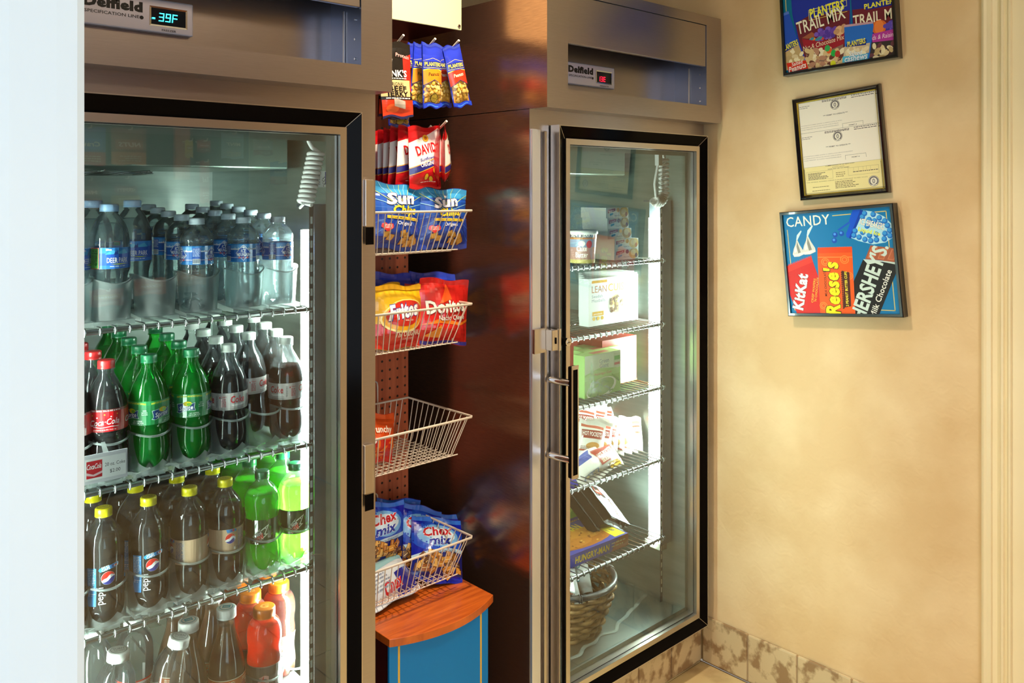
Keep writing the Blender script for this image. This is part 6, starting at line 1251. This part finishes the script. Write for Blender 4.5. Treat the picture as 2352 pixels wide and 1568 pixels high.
def permit(A, w, h):
    A.rect(0, 0, w, h, 'efe6d8'); A.rect(0, 0, w, h * .292, 'ecdca0'); c = '4a4248'
    def seal(x, y, r): A.ell(x, y, r, r, '5a5256', n=28).ell(x, y, r * .94, r * .94, 'e4dccc', n=28).ell(x, y, r * .86, r * .86, '6a6266', n=28).ell(x, y, r * .62, r * .62, 'e8e0d0', n=24).ell(x, y, r * .26, r * .42, '7a7276').ell(x, y, r * .14, r * .26, 'dcd4c4').lines(x - r * .5, x + r * .5, y - r * .8, 1, 1, r * .14, 'efe6d8')
    for yo in (0, -.337):
        Y = lambda v: (v + yo) * h
        seal(w * .485, Y(.925), w * .062); A.text(w * .48, Y(.818), h * .0135, '*** PERMIT TO OPERATE ***', c, bold=.03, w=w * .32)
        A.lines(w * .32, w * .64, Y(.985), 2, h * .012, h * .0065, c, .1, 3).lines(w * .01, w * .19, Y(.955), 2, h * .018, h * .006, '8a8286', .4, 5).lines(w * .70, w * .99, Y(.988), 2, h * .020, h * .007, c, .1, 7)
        A.text(w * .01, Y(.745), h * .0085, 'AUTHORIZATION IS HEREBY GRANTED TO OPERATE A ' + ('HOTEL OR MOTELS' if yo == 0 else 'FOOD SERVICE ESTABLISHMENT'), '8a8286', w=w * (.55 if yo == 0 else .65), anchor='l').text(w * .01, Y(.722), h * .0085, 'IN COMPLIANCE WITH THE STATUTES, AND SHALL EXPIRE ON SERVICE', '8a8286', w=w * .50, anchor='l').text(w * .01, Y(.700), h * .0085, 'THIS PERMIT IS NON-TRANSFERABLE', '8a8286', w=w * .50, anchor='l')
        A.line([(w * .56, Y(.668)), (w * .56, Y(.712)), (w * .82, Y(.712)), (w * .82, Y(.672))], .0006, c); A.text(w * .69, Y(.680), h * .011, 'PERMIT #', c, bold=.02, w=w * .10)
    A.line([(0, h * .668), (w, h * .668)], .0006, c).text(w * .52, h * .645, h * .008, 'Cut Along This Line', c, w=w * .16).rect(0, h * .291, w, h * .294, 'b0a494')
    A.text(w * .48, h * .282, h * .011, 'COMMONWEALTH OF KENTUCKY', c, bold=.02, w=w * .38).text(w * .46, h * .262, h * .009, 'REVENUE CABINET', '8a7a5a', w=w * .16).text(w * .46, h * .245, h * .010, 'SALES AND USE TAX PERMIT', c, bold=.01, w=w * .28)
    A.line([(w * .03, h * .24), (w * .38, h * .24), (w * .38, h * .15), (w * .03, h * .15), (w * .03, h * .24)], .0005, '9a8a68').line([(w * .58, h * .24), (w * .96, h * .24), (w * .96, h * .16), (w * .58, h * .16), (w * .58, h * .24)], .0005, '9a8a68')
    for x in (.65, .71, .77, .81, .86): A.line([(w * x, h * .24), (w * x, h * .20)], .0004, '9a8a68')
    A.lines(w * .05, w * .34, h * .218, 6, h * .0125, h * .006, c, .5, 11).lines(w * .42, w * .54, h * .20, 3, h * .02, h * .006, '7a6a4a', .3, 12).lines(w * .64, w * .95, h * .19, 1, 1, h * .007, c, 0, 13)
    A.text(w * .42, h * .124, h * .009, 'THIS GENERAL BUSINESS LICENSE IS ISSUED PURSUANT TO KRS 131,512.', '6a5c40', w=w * .80).lines(w * .40, w * .70, h * .104, 5, h * .016, h * .007, '7a6c50', .3, 15).lines(w * .10, w * .32, h * .068, 1, 1, h * .006, '7a6c50').lines(w * .09, w * .33, h * .03, 1, 1, h * .006, '7a6c50')
    seal(w * .885, h * .078, w * .066)
    for i in range(60): x = i / 60; A.rect(w * x, h * .008, w * (x + .011), h * .013, '5a4c38')
    for i in range(24): y = i / 24 * .28; [A.rect(w * xx, h * y, w * (xx + .008), h * (y + .008), '5a4c38') for xx in (.003, .988)]
    return 'efe6d8'
picture('framed_certificate', 'upright black and gold framed permit between the two square posters', (1824, 227.7), (2026.5, 188.3), (2031, 444.4), (1827.7, 460.5), .020, .0125, permit, m_fr2, m_gold, 'round', cat='certificate')

# ================================================================== THE SNACK WALL OPPOSITE, SEEN MIRRORED IN THE DOOR GLASS
GY = 1.524; YR = -1.16; YM = 2 * GY - YR
opp = empty('opposite_snack_rack', (0, 0, 0), 0, 'dark wooden snack rack facing the refrigerators, seen only mirrored in their doors', 'display rack')
m_dk = mat('dark_walnut', (58, 34, 26), .45, coat=.1); wood(m_dk, (40, 22, 16), 6, (8, 1, 1))
MB().box(.95, 2.10, -1.30, -1.26, .02, 2.2, m_dk).build('back_panel', opp)
a, b = onY(398, 300, YM + .1).x, onY(432, 300, YM + .1).x
MB().box(a, b, -1.26, -1.235, onY(415, 412, YM).z, 2.2, m_wood).build('orange_post', opp)
def opp_bag(nm, u, v, w, h, art, base, lab, seed, cat='snack bag', Y=YR):
    p = onY(u, v, 2 * GY - Y); p.y = Y
    hk = MB().tube([(p.x, -1.262, p.z - .004), (p.x, Y + .04, p.z - .004), (p.x, Y + .045, p.z + .008)], .003, M_WIREWHITE, 8); tag(hk.build('peg_hook'), 'peg hook on the opposite rack holding the ' + lab.split(',')[0], 'hook')
    bag(nm, lab, cat, w, h, .03, art, base, None, Matrix.Translation(p) @ Matrix.Rotation(pi, 4, 'Z') @ Matrix.Translation((0, 0, -h)), seed, None, full=.8)
def a_simple(c1, c2, c3, t):
    return lambda A, w, h: A.rect(0, 0, w, h, c1).rect(0, 0, w, h * .35, c2).rect(w * .1, h * .42, w * .9, h * .70, c3).text(w * .5, h * .50, h * .12, t, 'f4efe4', bold=.05, shear=.15, w=w * .66).lines(w * .15, w * .8, h * .22, 3, h * .06, h * .025, 'e8dcc8', .4)
opp_bag('snack_pack', 203, 292, .150, .175, a_simple('2848b0', 'c03030', '3c64d0', 'Crave'), '2848b0', 'blue and red snack pack, mirrored beside the white wall edge', 201)
opp_bag('nut_pouch', 296, 296, .160, .170, a_simple('8c4818', 'd08838', 'b85c18', 'NUTS'), '8c4818', 'brown and amber nut pouch, mirrored above the green and blue labelled bottle', 202)
opp_bag('candy_pack', 434, 322, .040, .085, a_simple('e0cc30', 'd8c050', 'c8a020', 'Sour'), 'e0cc30', 'narrow yellow candy pack, mirrored beside the orange post', 203)
opp_bag('candy_pack', 468, 322, .070, .06, a_simple('b83028', '902018', 'd04030', 'Gum'), 'b83028', 'small red candy pack, mirrored beside the narrow yellow one', 204)
opp_bag('mint_pouch', 534, 306, .120, .130, a_simple('88a8c0', '98b8cc', '7898b4', 'MINT'), '88a8c0', 'pale blue foil mint pouch, mirrored above the small water bottles', 205)
opp_bag('mint_pouch', 604, 322, .110, .080, a_simple('b8b4b0', 'a05048', 'c4c0bc', 'Ice'), 'b8b4b0', 'grey and red mint pouch, mirrored near the coiled cord', 206)
opp_bag('chocolate_bag', 204, 412, .110, .135, a_simple('4a2420', '9c2c28', '682c28', 'Milk'), '4a2420', 'dark brown chocolate bag, mirrored beside the wall edge in the lower row', 207)
opp_bag('chocolate_bag', 288, 408, .130, .130, a_simple('3c2a34', 'a89030', '7c2c38', "HERSHEY'S"), '3c2a34', 'dark chocolate bag with yellow print, mirrored over the caps of the big waters', 208)
opp_bag('licorice_pack', 470, 370, .050, .210, a_simple('b02824', 'c83830', 'a0201c', 'Red'), 'b02824', 'long red licorice pack, mirrored beside the evaporator', 209)
opp_bag('peanut_pack', 640, 372, .100, .12, a_simple('30409c', 'c06a28', '3c50b4', 'Peanut'), '30409c', 'blue and orange peanut pack, mirrored under the grey mint pouch', 210)
for i, (u, v, c, t) in enumerate(((345, 640, 'c86a34', 'Crisp'), (245, 665, 'b84c34', 'Butter'), (440, 620, 'a87a48', 'Oats'))):
    opp_bag('cookie_pack', u, v, .150, .075, a_simple(c, c, 'd8a060', t), c, ['tan cookie pack, mirrored in the empty frosted cup', 'red-brown cookie pack, mirrored in the large water bottle', 'straw-coloured cookie pack, mirrored in the small water bottles'][i], 220 + i)
